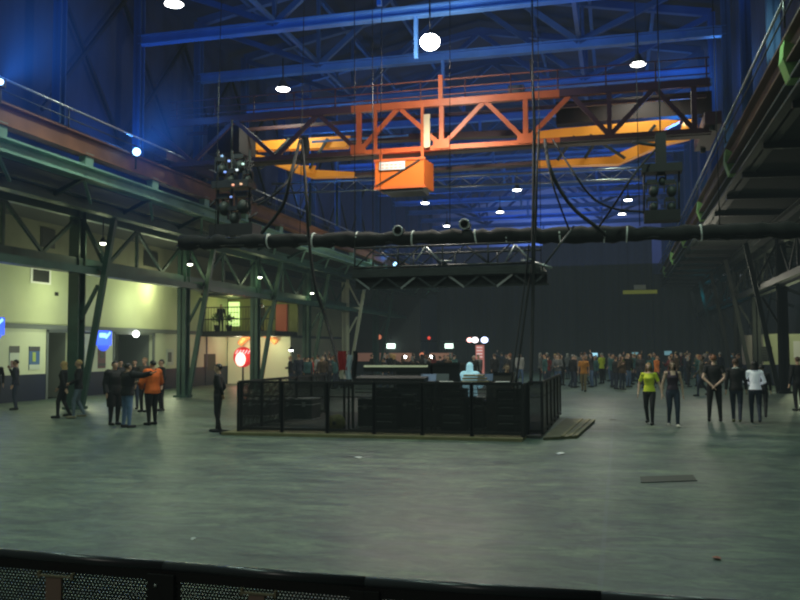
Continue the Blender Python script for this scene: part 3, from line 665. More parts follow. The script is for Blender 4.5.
# yellow-green fixture on the far drape
p = onY(640, 292, CY-.6)
t = thing('hoist_beam', tuple(p), 'small yellow-green beam with a box hanging before the far drape', 'beam')
MB().box(tuple(p), (2.9, .2, .32)).build('beam', mat('yellow_green_paint', (.35, .38, .05), .5, emit=.1, ecol=(.5, .55, .06)), t)  # beam and box paint carry a weak glow of their own
MB().box((p.x, p.y, p.z+.42), (1.0, .3, .4)).build('box', mat('olive_grey_paint', (.3, .32, .2), .5, emit=.05), t)
for s in (-1, 1): MB().tube([(p.x+s, p.y, p.z), (p.x+s, p.y, 12.9)], .02, 5).build('wire', M_DARK, t)

# ------------------------------------------------------------------ left side fittings
def wallpic(px, py, w_px, h_px, name, m, label, cat, grp=None, parts=()):
    a, b = onX(px-w_px/2, py-h_px/2, WX+.03), onX(px+w_px/2, py+h_px/2, WX+.03)
    t = thing(name, (WX, (a.y+b.y)/2, (a.z+b.z)/2), label, cat, grp)
    MB().bbox((WX+.004, a.y, b.z), (WX+.03, b.y, a.z)).build('sheet' if cat == 'poster' else 'panel', m, t)
    for (u0, v0, u1, v1, mm, nm) in parts:
        Y0, Y1, Z1, Z0 = a.y, b.y, a.z, b.z
        MB().bbox((WX+.03, Y0+(Y1-Y0)*u0, Z0+(Z1-Z0)*v0), (WX+.04, Y0+(Y1-Y0)*u1, Z0+(Z1-Z0)*v1)).build(nm, mm, t)
    return t
M_PB = mat('poster_blue_print', (.05, .12, .3), .6); M_PK = mat('poster_dark_print', (.05, .05, .06), .6); M_PL = mat('poster_pale_print', (.5, .55, .5), .6); M_PM = mat('poster_maroon_print', (.13, .05, .07), .6); M_PY = mat('poster_lime_print', (.35, .45, .12), .6)
wallpic(14.5, 358, 9, 24, 'poster', M_PL, 'poster with a dark top behind the man with raised hand', 'poster', 'posters on the left wall', ((.0, .72, 1, 1, M_PK, 'dark_header'), (.1, .1, .9, .4, M_PM, 'print')))
wallpic(34.5, 358, 10, 23, 'poster', M_PB, 'blue poster with a pale bottom strip on the left wall', 'poster', 'posters on the left wall', ((0, .8, 1, 1, M_PK, 'dark_header'), (0, 0, 1, .22, M_PL, 'pale_strip'), (.3, .35, .6, .75, M_PY, 'figure_print')))
wallpic(102, 358, 7, 20, 'poster', M_PM, 'narrow dark maroon poster under the blue sign', 'poster', 'posters on the left wall', ((0, .1, 1, .25, M_PK, 'print'), (.2, .5, .8, .85, M_PK, 'print')))
wallpic(170, 357, 7, 16, 'poster', M_PL, 'pale sheet left of the second green column', 'poster', 'posters on the left wall', ((.2, .2, .7, .8, M_LEDGE, 'print'),))
for px, py, w_, h_, lb in ((48, 238, 14, 22, 'dark vent opening high on the left wall near the left edge'), (151, 259, 14, 18, 'dark vent opening high on the left wall between the columns'), (230, 276, 9, 10, 'small dark vent opening high above the balcony'), (41, 276, 20, 18, 'dark square window with a pale frame on the left wall')):
    wallpic(px, py, w_, h_, 'vent_opening', M_LOUVRE if 'square' not in lb else M_WHITE, lb, 'vent', None, ((.1, .12, .9, .9, M_LOUVRE, 'louvre'),))
wallpic(57, 294, 3, 4, 'wall_socket', M_BLACK, 'tiny dark fitting on the pale wall left of the near column', 'wall fitting')
wallpic(210, 362, 11, 16, 'notice_board', M_LOUVRE, 'dark notice board on the grey wall under the balcony', 'board')
# blue illuminated signs: soft unreadable pale mark on blue
for (px, py), sc, lb in (((103.5, 338), 1, 'glowing blue hanging sign with a pale tick mark beside the near column'), ((-7, 326), 1, 'glowing blue sign cut by the left edge')):
    p = onX(px, py, WX+1.2)
    t = thing('illuminated_sign', tuple(p), lb, 'sign')
    MB().bbox((p.x-.06, p.y-.02-.55, p.z-.33), (p.x+.06, p.y+.55, p.z+.33)).build('light_box', mat('blue_sign_face', (.1, .2, .9), .5, emit=1.1, ecol=(.03, .1, 1)), t)
    ly_ = mat('sign_pale_mark', (.6, .85, 1), .5, emit=1.3, ecol=(.25, .55, 1))
    MB().bbox((p.x+.06, p.y-.4, p.z+.02), (p.x+.08, p.y+.1, p.z+.22)).build('pale_mark', ly_, t)
    MB().beam((p.x+.07, p.y+.05, p.z+.0), (p.x+.07, p.y+.42, p.z+.26), .04, .1).build('pale_mark', ly_, t)
    MB().ball((p.x, p.y, p.z-.3), (.05, .48, .3), 20, 12).build('pointer', mat('blue_sign_low', (.05, .1, .7), .5, emit=.7, ecol=(.05, .12, .9)), t)
    MB().bbox((WX, p.y-.04, p.z+.2), (p.x, p.y+.04, p.z+.26)).build('arm', M_DARK, t)
    light('POINT', (p.x+.6, p.y, p.z), 18, (.15, .3, 1), .2)

# balcony and lit booth
BY = 45.5; BXA, BXB = WX+.02, -19.1
z0 = onY(240, 331, BY).z
t = thing('balcony', ((BXA+BXB)/2, BY, z0), 'dark balcony with railing and yellow lit recess behind the third left column', 'balcony')
MB().bbox((BXA, BY, z0-.3), (BXB, 49, z0)).build('deck', M_DARK, t)
zt_ = onY(240, 307, BY).z
for z in (zt_, (zt_+z0)/2): MB().tube([(BXA, BY+.03, z), (BXB, BY+.03, z)], .03, 6).build('rail', M_DARK, t)
for x in np.linspace(BXA+.1, BXB, 26): MB().tube([(x, BY+.03, z0), (x, BY+.03, zt_)], .014, 5).build('baluster', M_DARK, t)
MB().bbox((BXA, 49, z0), (BXB, 49.2, z0+2.1)).build('back_wall', mat('ochre_plaster', (.22, .23, .09), .8, noise=.3, nscale=1), t)
MB().bbox((BXA, BY, z0+2.1), (BXB, 49.2, z0+2.25)).build('canopy', M_DARK, t)
p = onY(234, 316, 48.9)
b_ = MB().bbox((p.x-.35, 48.85, z0+.4), (p.x+.35, 48.95, z0+1.9)).build('bright_window', mat('bright_window_glow', (.8, 1, .4), .5, emit=1.1, ecol=(.7, 1, .35)), t)
for k in range(4): MB().bbox((p.x-.36, 48.8, z0+.5+k*.36), (p.x+.36, 48.84, z0+.54+k*.36)).build('glazing_bar', M_DARK, b_)
p = onY(281, 316, 48.9); MB().bbox((p.x-.3, 48.8, z0), (p.x+.4, 48.95, z0+1.7)).build('red_door', mat('dull_red_panel', (.3, .07, .04), .6, emit=.1, ecol=(.5, .1, .05)), t)  # door colour lifted by a weak glow of its own
light('POINT', (-22.6, 47, z0+1.6), 22, (1, 1, .35), .2); light('POINT', (-20.4, 47, z0+1.6), 12, (.9, 1, .4), .2)
# booth under the balcony
xb0 = onY(228, 350, 49).x; xb1_ = onY(290, 350, 49).x
struct('wall_booth', MB().bbox((xb0, 49, 0), (xb1_, 49.2, z0-.3)), mat('booth_cream', (.75, .72, .5), .8, emit=.12, ecol=(.9, .95, .5)))  # wall glow stands in for lamp light on the cream
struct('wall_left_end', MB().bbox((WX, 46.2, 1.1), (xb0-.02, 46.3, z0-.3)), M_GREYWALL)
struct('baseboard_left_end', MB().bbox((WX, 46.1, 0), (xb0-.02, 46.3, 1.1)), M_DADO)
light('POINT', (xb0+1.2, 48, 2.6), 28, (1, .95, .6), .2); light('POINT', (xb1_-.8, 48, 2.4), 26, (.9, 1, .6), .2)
p = onY(242, 357, 47.5)
t = thing('glowing_fan_sign', tuple(p), 'round glowing red and white light in the booth below the balcony', 'light sign')
o = MB().tube([(p.x, 47.7, p.z), (p.x, 47.6, p.z)], .62, 24).build('red_disc', mat('red_glow', (.8, .05, .05), .5, emit=.45, ecol=(1, .06, .06)), t)
MB().ball((p.x-.1, 47.5, p.z-.14), (.34, .12, .42), 16, 10).build('white_core', mat('pink_white_glow', (1, .7, .65), .5, emit=2.2, ecol=(1, .5, .42)), t)
MB().tube([(p.x, 47.65, 0), (p.x, 47.65, p.z-.4)], .06, 8).build('stand', M_DARK, t)
for k in range(5): MB().beam((p.x-.45+k*.2, 47.57, p.z+.2), (p.x-.3+k*.2, 47.57, p.z+.42), .02, .05).build('pale_stripe', mat('pale_pink_glow', (1, .6, .6), .5, emit=1.5, ecol=(1, .5, .5)), t)
light('POINT', (p.x, 47.0, p.z), 25, (1, .25, .2), .3)
p = onY(258, 340, 48.6)
t = thing('arched_banner', (p.x, 48.6, p.z), 'orange arched banner on the booth wall beside the third column', 'banner')
pts2 = [(p.x+1.1*math.cos(a)*1.3, 48.7, p.z-.9+1.3*math.sin(a)) for a in np.linspace(R(35), R(150), 12)]
MB().tube(pts2, .2, 8).build('arch', mat('orange_banner', (.9, .3, .08), .6, emit=.5, ecol=(1, .35, .12)), t)  # banner given its own glow
pend(tuple(onY(291, 350, 46)), 'small bright bulb at the right end of the lit booth', 0, m=M_LAMP, r=.14, top=z0-.3)
# plants on the balcony
for i, px in enumerate((214, 226)):
    p = onY(px+3, 330, 46.3)
    t = thing('potted_plant', (p.x, 46.3, z0), ['leafy potted plant at the left end of the balcony', 'leafy potted plant beside the bright balcony window'][i], 'plant', 'potted plants on the balcony')
    MB().lathe([(.12, 0), (.2, .35), (.2, .38), (.16, .38)], (p.x, 46.3, z0), 12).build('pot', M_DARK, t)
    mb = MB(); r2 = random.Random(i)
    for k in range(70):
        a = r2.uniform(0, 6.28); e_ = r2.uniform(.1, 1); L_ = r2.uniform(.3, .6)
        b0 = Vector((p.x, 46.3, z0+.4+r2.uniform(0, .3))); d = Vector((math.cos(a)*(1-e_*.6), math.sin(a)*(1-e_*.6), e_)).normalized()*L_; s_ = Vector((-math.sin(a), math.cos(a), 0))*.05
        mb.add([b0+d*.4, b0+d*.7+s_, b0+d, b0+d*.7-s_], [(0, 1, 2, 3)])
    mb.build('foliage', mat('plant_green', (.08, .16, .04), .6), t)

# ------------------------------------------------------------------ far end: exit signs, bar, light tower
M_EXIT = mat('exit_sign_glow', (.8, 1, .9), .5, emit=3, ecol=(.75, 1, .85)); M_EXG = mat('exit_sign_green', (.1, .6, .35), .5, emit=.8, ecol=(.1, .7, .4))
for i, (px, py) in enumerate(((391, 346), (449, 346))):
    p = onY(px, py, (71.5, 76)[i])
    t = thing('exit_sign', tuple(p), ['pale glowing exit sign above the left end of the mixing desk', 'pale glowing exit sign left of the bright light tower'][i], 'exit sign', 'exit signs on the far wall')
    MB().box(tuple(p), (.72, .12, .4)).build('light_box', M_EXIT, t)
    MB().box((p.x-.22, p.y-.07, p.z), (.08, .02, .2)).build('pictogram', M_EXG, t); MB().box((p.x+.15, p.y-.07, p.z), (.22, .02, .06)).build('pictogram', M_EXG, t)
    MB().tube([(p.x, p.y, p.z+.2), (p.x, p.y, 6.8)], .02, 5).build('rod', M_DARK, t)
t = thing('cross_bar', tuple(onY(430, 341, 76)), 'thin pale rail above the exit signs', 'rail')
MB().tube([onY(410, 341, 76), onY(468, 341, 76)], .05, 6).build('bar', M_DGREY, t)
for px in (412, 440, 466): p = onY(px, 341, 76); MB().tube([p, (p.x, 76, 0)], .04, 6).build('pole', M_DGREY, t)
M_RED = mat('red_marker_glow', (1, .08, .05), .5, emit=.7, ecol=(1, .08, .05))
for i, (px, py, s_) in enumerate(((429, 338, .14), (379, 337, .22), (422, 355, .22))):
    p = onY(px, py, 70.8); t = thing('signal_lamp', (p.x, 70.8, p.z), ['small red lamp on the thin rail above the desk', 'orange-red lamp on a dark pole left of the exit signs', 'reddish lamp low between the two exit signs'][i], 'lamp')
    MB().ball(tuple(p), s_).build('glow', M_RED if i == 0 else mat('orange_marker_glow', (1, .3, .15), .5, emit=.5, ecol=(1, .3, .15)), t)
    MB().tube([(p.x, 70.85, 0), (p.x, 70.85, p.z)], .04, 6).build('pole', M_DARK, t)
p = onY(480, 356, 60)
t = thing('light_tower', (p.x, 60, 0), 'pink lit pillar topped with two glaring white lamps behind the desk', 'light tower')
z1_, z2_ = onY(480, 345, 60).z, onY(480, 362, 60).z
MB().bbox((p.x-.28, 59.8, 0), (p.x+.28, 60.2, z1_)).build('pillar', mat('pink_lit_panel', (.6, .2, .17), .6, emit=.22, ecol=(1, .35, .3)), t)  # pink light put into pillar and stripes as their own glow
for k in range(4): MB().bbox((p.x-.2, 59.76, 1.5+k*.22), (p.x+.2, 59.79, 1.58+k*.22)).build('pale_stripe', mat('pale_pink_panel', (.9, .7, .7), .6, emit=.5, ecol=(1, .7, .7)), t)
for px, w_, cc in ((469.5, .2, (1, .5, .45)), (475, .24, (1, .9, .95)), (484.5, .26, (.55, .65, 1))):
    v = onY(px, 340, 59.8); MB().ball(tuple(v), (w_, .1, w_*.85), 12, 8).build('glaring_lamp', mat('tower_glow_%d' % int(px), cc, .5, emit=3, ecol=cc), t)
MB().box((p.x, 59.95, z1_+.2), (1.4, .1, .1)).build('lamp_bar', M_DARK, t)
# bar counter with a warm back wall
t = thing('bar_counter', (-17, 70, 0), 'warm lit bar counter behind the crowd below the exit signs', 'bar counter')
for a, b in ((356, 385), (389, 413), (430, 452)):
    A, B = onY(a, 353, 71), onY(b, 362, 71)
    MB().bbox((A.x, 71, .9), (B.x, 71.2, A.z)).build('back_panel', mat('warm_bar_panel', (.4, .2, .12), .7, emit=.09, ecol=(1, .5, .35)), t)  # warm light put into the panels as emission
A, B = onY(350, 362, 69.5), onY(460, 362, 69.5)
MB().bbox((A.x, 69.3, 0), (B.x, 70, 1.1)).build('counter', M_DARK, t)
for i, (px, py) in enumerate(((404, 357), (430, 357))):
    p = onY(px, py, 69); t = thing('bar_lamp', (p.x, 69.4, p.z), ['tiny bright lamp over the bar left of centre', 'tiny bright lamp over the bar at its right end'][i], 'lamp')
    MB().ball((p.x, 69.4, p.z), .12).build('bulb', M_LAMP, t); MB().tube([(p.x, 69.4, 1.1), (p.x, 69.4, p.z)], .02, 5).build('stem', M_DARK, t)
# small screens over the right crowd
for i, (px, py, s_) in enumerate(((594, 355, .8), (635, 354, .7), (668, 353, .8), (733, 357, .5))):
    p = onY(px, py, 66); t = thing('small_screen', (p.x, 66, p.z), ['small pale blue screen above the crowd right of the fence', 'dim teal screen above the crowd near the yellow top', 'dim screen above the woman in the dark vest', 'tiny screen over the crowd beside the man in black'][i], 'screen')
    MB().box((p.x, 66, p.z), (.65*s_, .08, .38*s_)).build('screen', mat('pale_blue_screen_%d' % (i > 0), (.3, .6, .7), .5, emit=(.9, .12)[i > 0], ecol=(.4, .8, 1)), t)
    MB().tube([(p.x, 66.06, 0), (p.x, 66.06, p.z)], .04, 6).build('stand', M_DARK, t)

# ------------------------------------------------------------------ fenced mixing position
YFr = 19.4
XA, XB = onY(238, 432, YFr).x, onY(523, 440, YFr).x
t = thing('timber_deck', (-5, 22, 0), 'low plywood platform under the fenced mixing position', 'platform')
MB().bbox((XA-.3, YFr-.3, .0), (XB+.02, YFr+.5, .07)).build('front_strip', M_WOOD, t)
MB().bbox((XA-.2, YFr+.5, .0), (XB+.35, 26.4, .06)).build('deck', mat('dark_stage_deck', (.04, .04, .035), .6), t)
P1, P2, P3, P4 = (onZ(*v, .06) for v in ((543, 437.5), (577, 436), (595, 420), (566, 418)))
MB().add([(v.x, v.y, z) for z in (0, .06) for v in (P1, P2, P3, P4)], [(3,2,1,0),(4,5,6,7),(0,1,5,4),(1,2,6,5),(2,3,7,6),(3,0,4,7)]).build('side_boards', mat('olive_plywood', (.11, .105, .045), .6, noise=.3, nscale=3), t)
for k in (.55, .8, .97):
    a, b = P1.lerp(P2, k), P4.lerp(P3, k); MB().beam((a.x, a.y, .07), (b.x, b.y, .07), .07, .02).build('yellow_edge', M_WOOD, t)
FH = 1.28
def fence(a, b, label, mm=None):
    a, b = Vector((*a, .07)), Vector((*b, .07)); d = (b-a); n_ = Vector((-d.y, d.x, 0)).normalized()
    t = thing('mesh_fence', tuple(a), label, 'fence', 'black mesh fence panels round the mixing position')
    up = Vector((0, 0, FH-.07))
    MB().beam(a+Vector((0, 0, 0)), a+up, .06, .06).build('post', M_BLACK, t); MB().beam(b, b+up, .06, .06).build('post', M_BLACK, t)
    MB().beam(a+up, b+up, .05, .06).build('top_rail', M_BLACK, t); MB().beam(a+Vector((0, 0, .08)), b+Vector((0, 0, .08)), .05, .06).build('bottom_rail', M_BLACK, t)
    MB().beam(a+up*.72, b+up*.72, .02, .025).build('middle_rail', M_BLACK, t)
    MB().add([a, b, b+up, a+up], [(0, 1, 2, 3)]).build('mesh_panel', mm or M_MESH, t)
    return t
for k in range(6):
    fence((XA+(XB-XA)*k/6+.01, YFr), (XA+(XB-XA)*(k+1)/6-.01, YFr), 'black mesh fence panel, %s from the left along the front of the mixing position' % ORD[k])
XS0, XS1 = onZ(528, 438, 0), onZ(543, 437, 0)
tag(MB().bbox((XB+.01, YFr-.05, .07), (XS0.x-.03, 20.1, FH)).build('corner_case', M_BLACK), 'narrow black case filling the gap at the right front corner of the fence', 'equipment case', None, 'thing')
fence((XS0.x, 20.1), (XS1.x, 20.15), 'narrow mesh fence panel at the right corner of the mixing position', M_MESH2)
ys = np.linspace(20.2, 26.4, 6)
for k in range(5): fence((XS1.x, ys[k]+.01), (XS1.x, ys[k+1]-.01), 'black mesh fence panel on the right side, %s from the front corner' % ORD[k], M_MESH2)
for k in range(5): fence((XA, ys[k]-.6), (XA, ys[k+1]-.62), 'black mesh fence panel on the left side, %s from the front corner' % ORD[k])
o = tag(MB().tube([onZ(222, 430.5, .03), onZ(237, 432, .03)], .03, 6).build('floor_cable', M_BLACK), 'short black cable on the floor by the feet of the lone man', 'cable', None, 'thing')
tag(MB().bbox((XA-.45, YFr-.1, 0), (XA-.02, YFr+.12, .05)).build('cable_ramp', M_BLACK), 'black cable ramp at the left corner of the fence', 'cable ramp', None, 'thing')

def flight_case(x, y, z, w_, d, h, label, grp='flight cases inside the fence'):
    t = thing('flight_case', (x, y, z), label, 'flight case', grp)
    MB().box((x, y, z+h*.36), (w_, d, h*.7)).build('body', mat('case_laminate', (.03, .032, .035), .5), t)
    MB().box((x, y, z+h*.86), (w_, d, h*.27)).build('lid', mat('case_laminate', (.03, .032, .035), .5), t)
    for zz in (.02, .72, .985): MB().box((x, y, z+h*zz), (w_+.02, d+.02, .03)).build('aluminium_edge', M_SILVER, t)
    for sx in (-1, 1):
        MB().ball((x+sx*w_/2, y-d/2, z+h), .03, 8, 6).build('corner', M_SILVER, t)
        MB().box((x+sx*w_*.25, y-d/2-.015, z+h*.72), (.1, .02, .12)).build('latch', M_SILVER, t)
    return t
cz = .06
fc = [(376, 21.5, .8, .6, .75), (398, 21.4, 1.0, .6, .85), (426, 21.6, .9, .6, .7), (440, 23.0, 1.0, .7, 1.0), (466, 21.5, .9, .6, .8), (492, 21.8, .7, .6, .7), (300, 23.5, 1.0, .7, .6), (262, 24.5, .9, .7, .5)]
for i, (px, y, w_, d, h) in enumerate(fc):
    x = onY(px, 400, y).x; flight_case(x, y, cz, w_, d, h, 'dark metal-edged flight case behind the mesh fence, %s along the row' % ORD[i])
# desk tables
for i, (a, b, y) in enumerate(((345, 432, 20.6), (434, 520, 20.7))):
    A, B = onY(a, 380, y), onY(b, 380, y)
    t = thing('trestle_table', ((A.x+B.x)/2, y, cz), ['black table carrying the long mixing desk', 'black table carrying the screens and papers'][i], 'table', 'tables inside the fence')
    MB().bbox((A.x, y-.4, 1.2), (B.x, y+.4, 1.25)).build('table_top', M_BLACK, t)
    for x in (A.x+.1, B.x-.1):
        for yy in (y-.35, y+.35): MB().beam((x, yy, cz), (x, yy, 1.2), .05, .05).build('leg', M_DARK, t)
    for zz in (1.0, 1.08): MB().bbox((A.x+.4, y-.43, zz), (B.x-.2, y-.41, zz+.02)).build('edge_strip', M_DGREY, t)
# racks inside with pale highlights
for i, px in enumerate((388, 455, 510)):
    x = onY(px, 410, 20.9).x
    t = thing('equipment_rack', (x, 20.9, cz), ['equipment rack with pale unit fronts under the mixing desk', 'equipment rack under the screens', 'equipment rack at the right corner inside the fence'][i], 'rack')
    MB().bbox((x-.3, 20.65, cz), (x+.3, 21.1, 1.1)).build('cabinet', M_BLACK, t)
    for k in range(5): MB().bbox((x-.27, 20.62, cz+.1+k*.19), (x+.27, 20.65, cz+.22+k*.19)).build('unit', M_DGREY if k % 2 else M_DARK, t)
    for k in range(5): MB().bbox((x-.24, 20.605, cz+.2+k*.19), (x+.18, 20.62, cz+.215+k*.19)).build('pale_strip', M_SILVER, t)
# mixing desk
A, B = onY(357, 372, 20.5), onY(427, 372, 20.5)
m_ = thing('mixing_desk', ((A.x+B.x)/2, 20.5, 1.25), 'long dark mixing desk with a pale rear edge above the fence', 'mixing desk')
xc = (A.x+B.x)/2
MB().add([(A.x, 20.2, 1.25), (B.x, 20.2, 1.25), (B.x, 21, 1.25), (A.x, 21, 1.25), (A.x, 20.2, 1.36), (B.x, 20.2, 1.36), (B.x, 21, 1.42), (A.x, 21, 1.42)],
         [(0,3,2,1),(4,5,6,7),(0,1,5,4),(1,2,6,5),(2,3,7,6),(3,0,4,7)]).build('console_body', M_BLACK, m_)
MB().bbox((A.x+.05, 20.95, 1.5), (B.x-.1, 21.05, 1.62)).build('meter_bridge', M_DARK, m_)
MB().bbox((A.x+.05, 20.93, 1.615), (B.x-.1, 21.05, 1.66)).build('pale_edge', mat('cream_edge', (.6, .62, .4), .5, emit=.2, ecol=(.75, .85, .55)), m_)  # edge brightened by its own emission
for k in range(24):
    x = A.x+.1+(B.x-A.x-.2)*k/23; MB().box((x, 20.42, 1.44), (.02, .04, .03)).build('fader_knob', M_DGREY, m_)
# screens / laptops
def laptop(px, py, y, label, glow=(.5, .6, .9), e=.8):
    p = onY(px, py, y); t = thing('laptop', (p.x, y, 1.25), label, 'laptop', 'laptops on the desk')
    MB().box((p.x, y, 1.27), (.38, .26, .03)).build('keyboard_base', M_DGREY, t)
    MB().add([(p.x-.19, y+.13, 1.28), (p.x+.19, y+.13, 1.28), (p.x+.19, y+.2, 1.45), (p.x-.19, y+.2, 1.45), (p.x-.19, y+.15, 1.28), (p.x+.19, y+.15, 1.28), (p.x+.19, y+.22, 1.45), (p.x-.19, y+.22, 1.45)],
             [(0,1,2,3),(7,6,5,4),(0,4,5,1),(1,5,6,2),(2,6,7,3),(3,7,4,0)]).build('screen_lid', mat('screen_glow_%d' % int(px), glow, .5, emit=e, ecol=glow), t)
laptop(427, 374, 20.5, 'laptop glowing blue-white at the right end of the mixing desk', (.2, .25, .4), e=.1)
laptop(440, 376, 20.9, 'low laptop with a pale screen right of the desk', (.08, .09, .1), .03)
laptop(484, 364, 20.9, 'laptop with a bluish screen right of the glowing crew member', (.1, .14, .25), .06)
for i, (a, b, py) in enumerate(((398, 432, 364), (434, 461, 363), (487, 512, 373))):
    A, B = onY(a, py, 21.6), onY(b, py, 21.6)
    t = thing('monitor_case', ((A.x+B.x)/2, 21.6, .06), ['tall dark equipment case behind the mixing desk', 'tall dark monitor case right of the mixing desk', 'greyish equipment case near the thick cable'][i], 'equipment case')
    MB().bbox((A.x, 21.4, .06), (B.x, 22.1, A.z)).build('body', M_BLACK if i < 2 else mat('brown_grey_case', (.1, .085, .075), .7), t)
    MB().bbox((A.x-.02, 21.38, A.z-.05), (B.x+.02, 22.12, A.z)).build('top_edge', M_DARK, t)
for i, zz in enumerate((1.26, 1.33, 1.40)):
    A, B = onY(462, 380, 20.5), onY(488, 380, 20.5)
    tag(MB().bbox((A.x+i*.03, 20.35, zz), (B.x-i*.05, 20.7, zz+.045)).build('plank', mat('tan_board', (.3, .24, .13), .6)), ['lowest tan board of the small pile on the desk', 'middle tan board of the small pile on the desk', 'topmost tan board of the small pile on the desk'][i], 'board', 'tan boards piled on the desk', 'thing')
for i, px in enumerate((503, 447, 470)):
    p = onY(px, 378, 20.5)
    tag(MB().box((p.x, 20.4, 1.27), (.34, .25, .03), .2).build('paper_sheet', M_PAPER), ['white paper on the table near the thick cable', 'white paper beside the low laptop', 'white paper under the glowing crew member'][i], 'paper', None, 'thing')
# cable reel (yellow round)
p = onY(336, 425, 20.0)
t = thing('cable_reel', (p.x, 20, .07), 'round dull yellow cable reel on the deck behind the mesh', 'cable reel')
z_ = .27
for yy in (19.88, 20.12): MB().tube([(p.x, yy-.012, z_), (p.x, yy+.012, z_)], .2, 20).build('flange', mat('dull_yellow_plastic', (.22, .2, .05), .5), t)
MB().tube([(p.x, 19.89, z_), (p.x, 20.11, z_)], .13, 16).build('coiled_cable', M_BLACK, t); MB().tube([(p.x, 19.84, z_), (p.x, 19.87, z_)], .05, 10).build('hub', M_BLACK, t)
# coats / flag hung on a stand: red, white and blue
p = onY(348, 364, 20.2); zt2 = onY(348, 351, 20.2).z; zb2_ = onY(348, 378, 20.2).z
t = thing('coat_stand', (p.x, 20.2, .06), 'stand with a red cloth and pale bluish jacket at the left end of the desk', 'coat stand')
MB().tube([(p.x, 20.25, .06), (p.x, 20.25, zt2)], .025, 8).build('pole', M_BLACK, t)
def cloth(x0, x1, z0, z1, y, m, nm, sd):
    r3 = random.Random(sd); n1, n2 = 8, 6; vs = []
    for j in range(n2+1):
        for i in range(n1+1):
            u = i/n1; v = j/n2; vs.append((x0+(x1-x0)*u+(.02*math.sin(v*5+sd)), y-.05*math.sin(u*9+sd)+.02*v, z0+(z1-z0)*v))
    MB().add(vs, [(j*(n1+1)+i, j*(n1+1)+i+1, (j+1)*(n1+1)+i+1, (j+1)*(n1+1)+i) for j in range(n2) for i in range(n1)], True).build(nm, m, t)
wd = .025*1
cloth(p.x-.24, p.x-.04, onY(348, 370, 20.2).z, zt2, 20.18, mat('red_cloth', (.2, .012, .015), .8, emit=.02, ecol=(.8, .03, .03)), 'red_cloth', 1)  # red lifted by a trace of emission in the cloth
cloth(p.x-.2, p.x-.06, zb2_-.02, onY(348, 370, 20.2).z, 20.17, mat('cream_cloth', (.5, .45, .38), .8), 'cream_hem', 2)
cloth(p.x-.03, p.x+.1, zb2_-.03, zt2-.1, 20.15, mat('pale_blue_cloth', (.4, .45, .52), .8), 'pale_jacket', 3)
cloth(p.x+.1, p.x+.24, zb2_, zt2, 20.2, M_BLACK, 'black_jacket', 4)
# big pa box black stack at the right corner just inside
x = onY(555, 395, 21).x

# ------------------------------------------------------------------ foreground barrier
BYY = 3.28; BH = 1.13
jx = [onY(p_, q_, BYY).x for p_, q_ in ((158, 590), (365, 595))]; W_ = jx[1]-jx[0]
bar = None
M_GLOSS = mat('glossy_black_rail', (.05, .055, .065), .3, metal=.2)
def barrier(x0):
    t = thing('crowd_barrier', (x0+W_/2, BYY, 0), 'x', 'barrier', 'black crowd barrier panels in the foreground')
    x1 = x0+W_
    MB().tube([(x0, BYY, BH), (x1, BYY, BH)], .022, 12).build('top_rail', M_GLOSS, t)
    MB().bbox((x0, BYY-.012, BH-.06), (x1, BYY+.012, BH-.015)).build('upper_frame', M_BLACK, t)
    MB().add([(x0+.03, BYY-.004, .1), (x1-.03, BYY-.004, .1), (x1-.03, BYY-.004, BH-.055), (x0+.03, BYY-.004, BH-.055)], [(0, 1, 2, 3)]).build('perforated_sheet', M_PERF, t)
    for x in (x0+.03, x1-.03): MB().bbox((x-.03, BYY-.03, 0), (x+.03, BYY+.03, BH-.03)).build('side_post', M_BLACK, t)
    MB().bbox((x0+.01, BYY-.02, .05), (x1-.01, BYY+.02, .11)).build('lower_frame', M_BLACK, t)
    xm = (x0+x1)/2-.0
    MB().bbox((xm-.035, BYY-.05, .1), (xm+.035, BYY-.035, BH-.07)).build('centre_strap', mat('brownish_steel', (.3, .21, .17), .5), t)
    hk = MB().bbox((xm-.06, BYY-.06, BH-.07), (xm+.08, BYY-.045, BH-.063)).build('hook', mat('worn_brass_grey', (.3, .26, .17), .5, metal=.3), t)
    for dx in (-.065, .085): MB().bbox((xm+dx-.005, BYY-.055, BH-.078), (xm+dx+.005, BYY-.04, BH-.05)).build('hook_end', MATS['worn_brass_grey'], hk)
    MB().bbox((x0-.1, BYY+.02, 0), (x0+.12, BYY+.5, .03)).build('foot_plate', M_BLACK, t)
    for dx in (.02,): MB().ball((x1-dx, BYY-.035, BH-.075), .007, 8, 6).build('bolt', M_SILVER, t)
    return t
b0 = barrier(jx[0]); base_x = b0.location.x
E0, E1, E2 = onZ(0, 553, BH), onZ(366, 582, BH), onZ(700, 603, BH); BD = (E1-E0).normalized(); BD2 = (E2-E1).normalized()
names = {-2: 'black perforated barrier panel at the far left edge of the foreground', -1: 'black perforated barrier panel with a brown strap, first full one from the left', 0: 'black perforated barrier panel, second full one from the left', 1: 'black perforated barrier panel right of the centre of the foreground', 2: 'black barrier panel leaving the bottom of the picture at the right'}
for k in (-2, -1, 0, 1, 2):
    o = b0 if k == 0 else copy_tree(b0); dd = BD if k < 1 else BD2; q_ = E1+dd*W_*(k-.5 if k < 1 else k-.5)
    if k < 1: q_ = E1+dd*W_*(k-.5)
    o.location = (q_.x, q_.y, 0); o.rotation_euler.z = math.atan2(dd.y, dd.x)
    if k == -1: o.scale.x = 1.16; o.location -= dd*W_*.08
    if k == -2: o.location -= dd*W_*.16
    o['label'] = names[k]

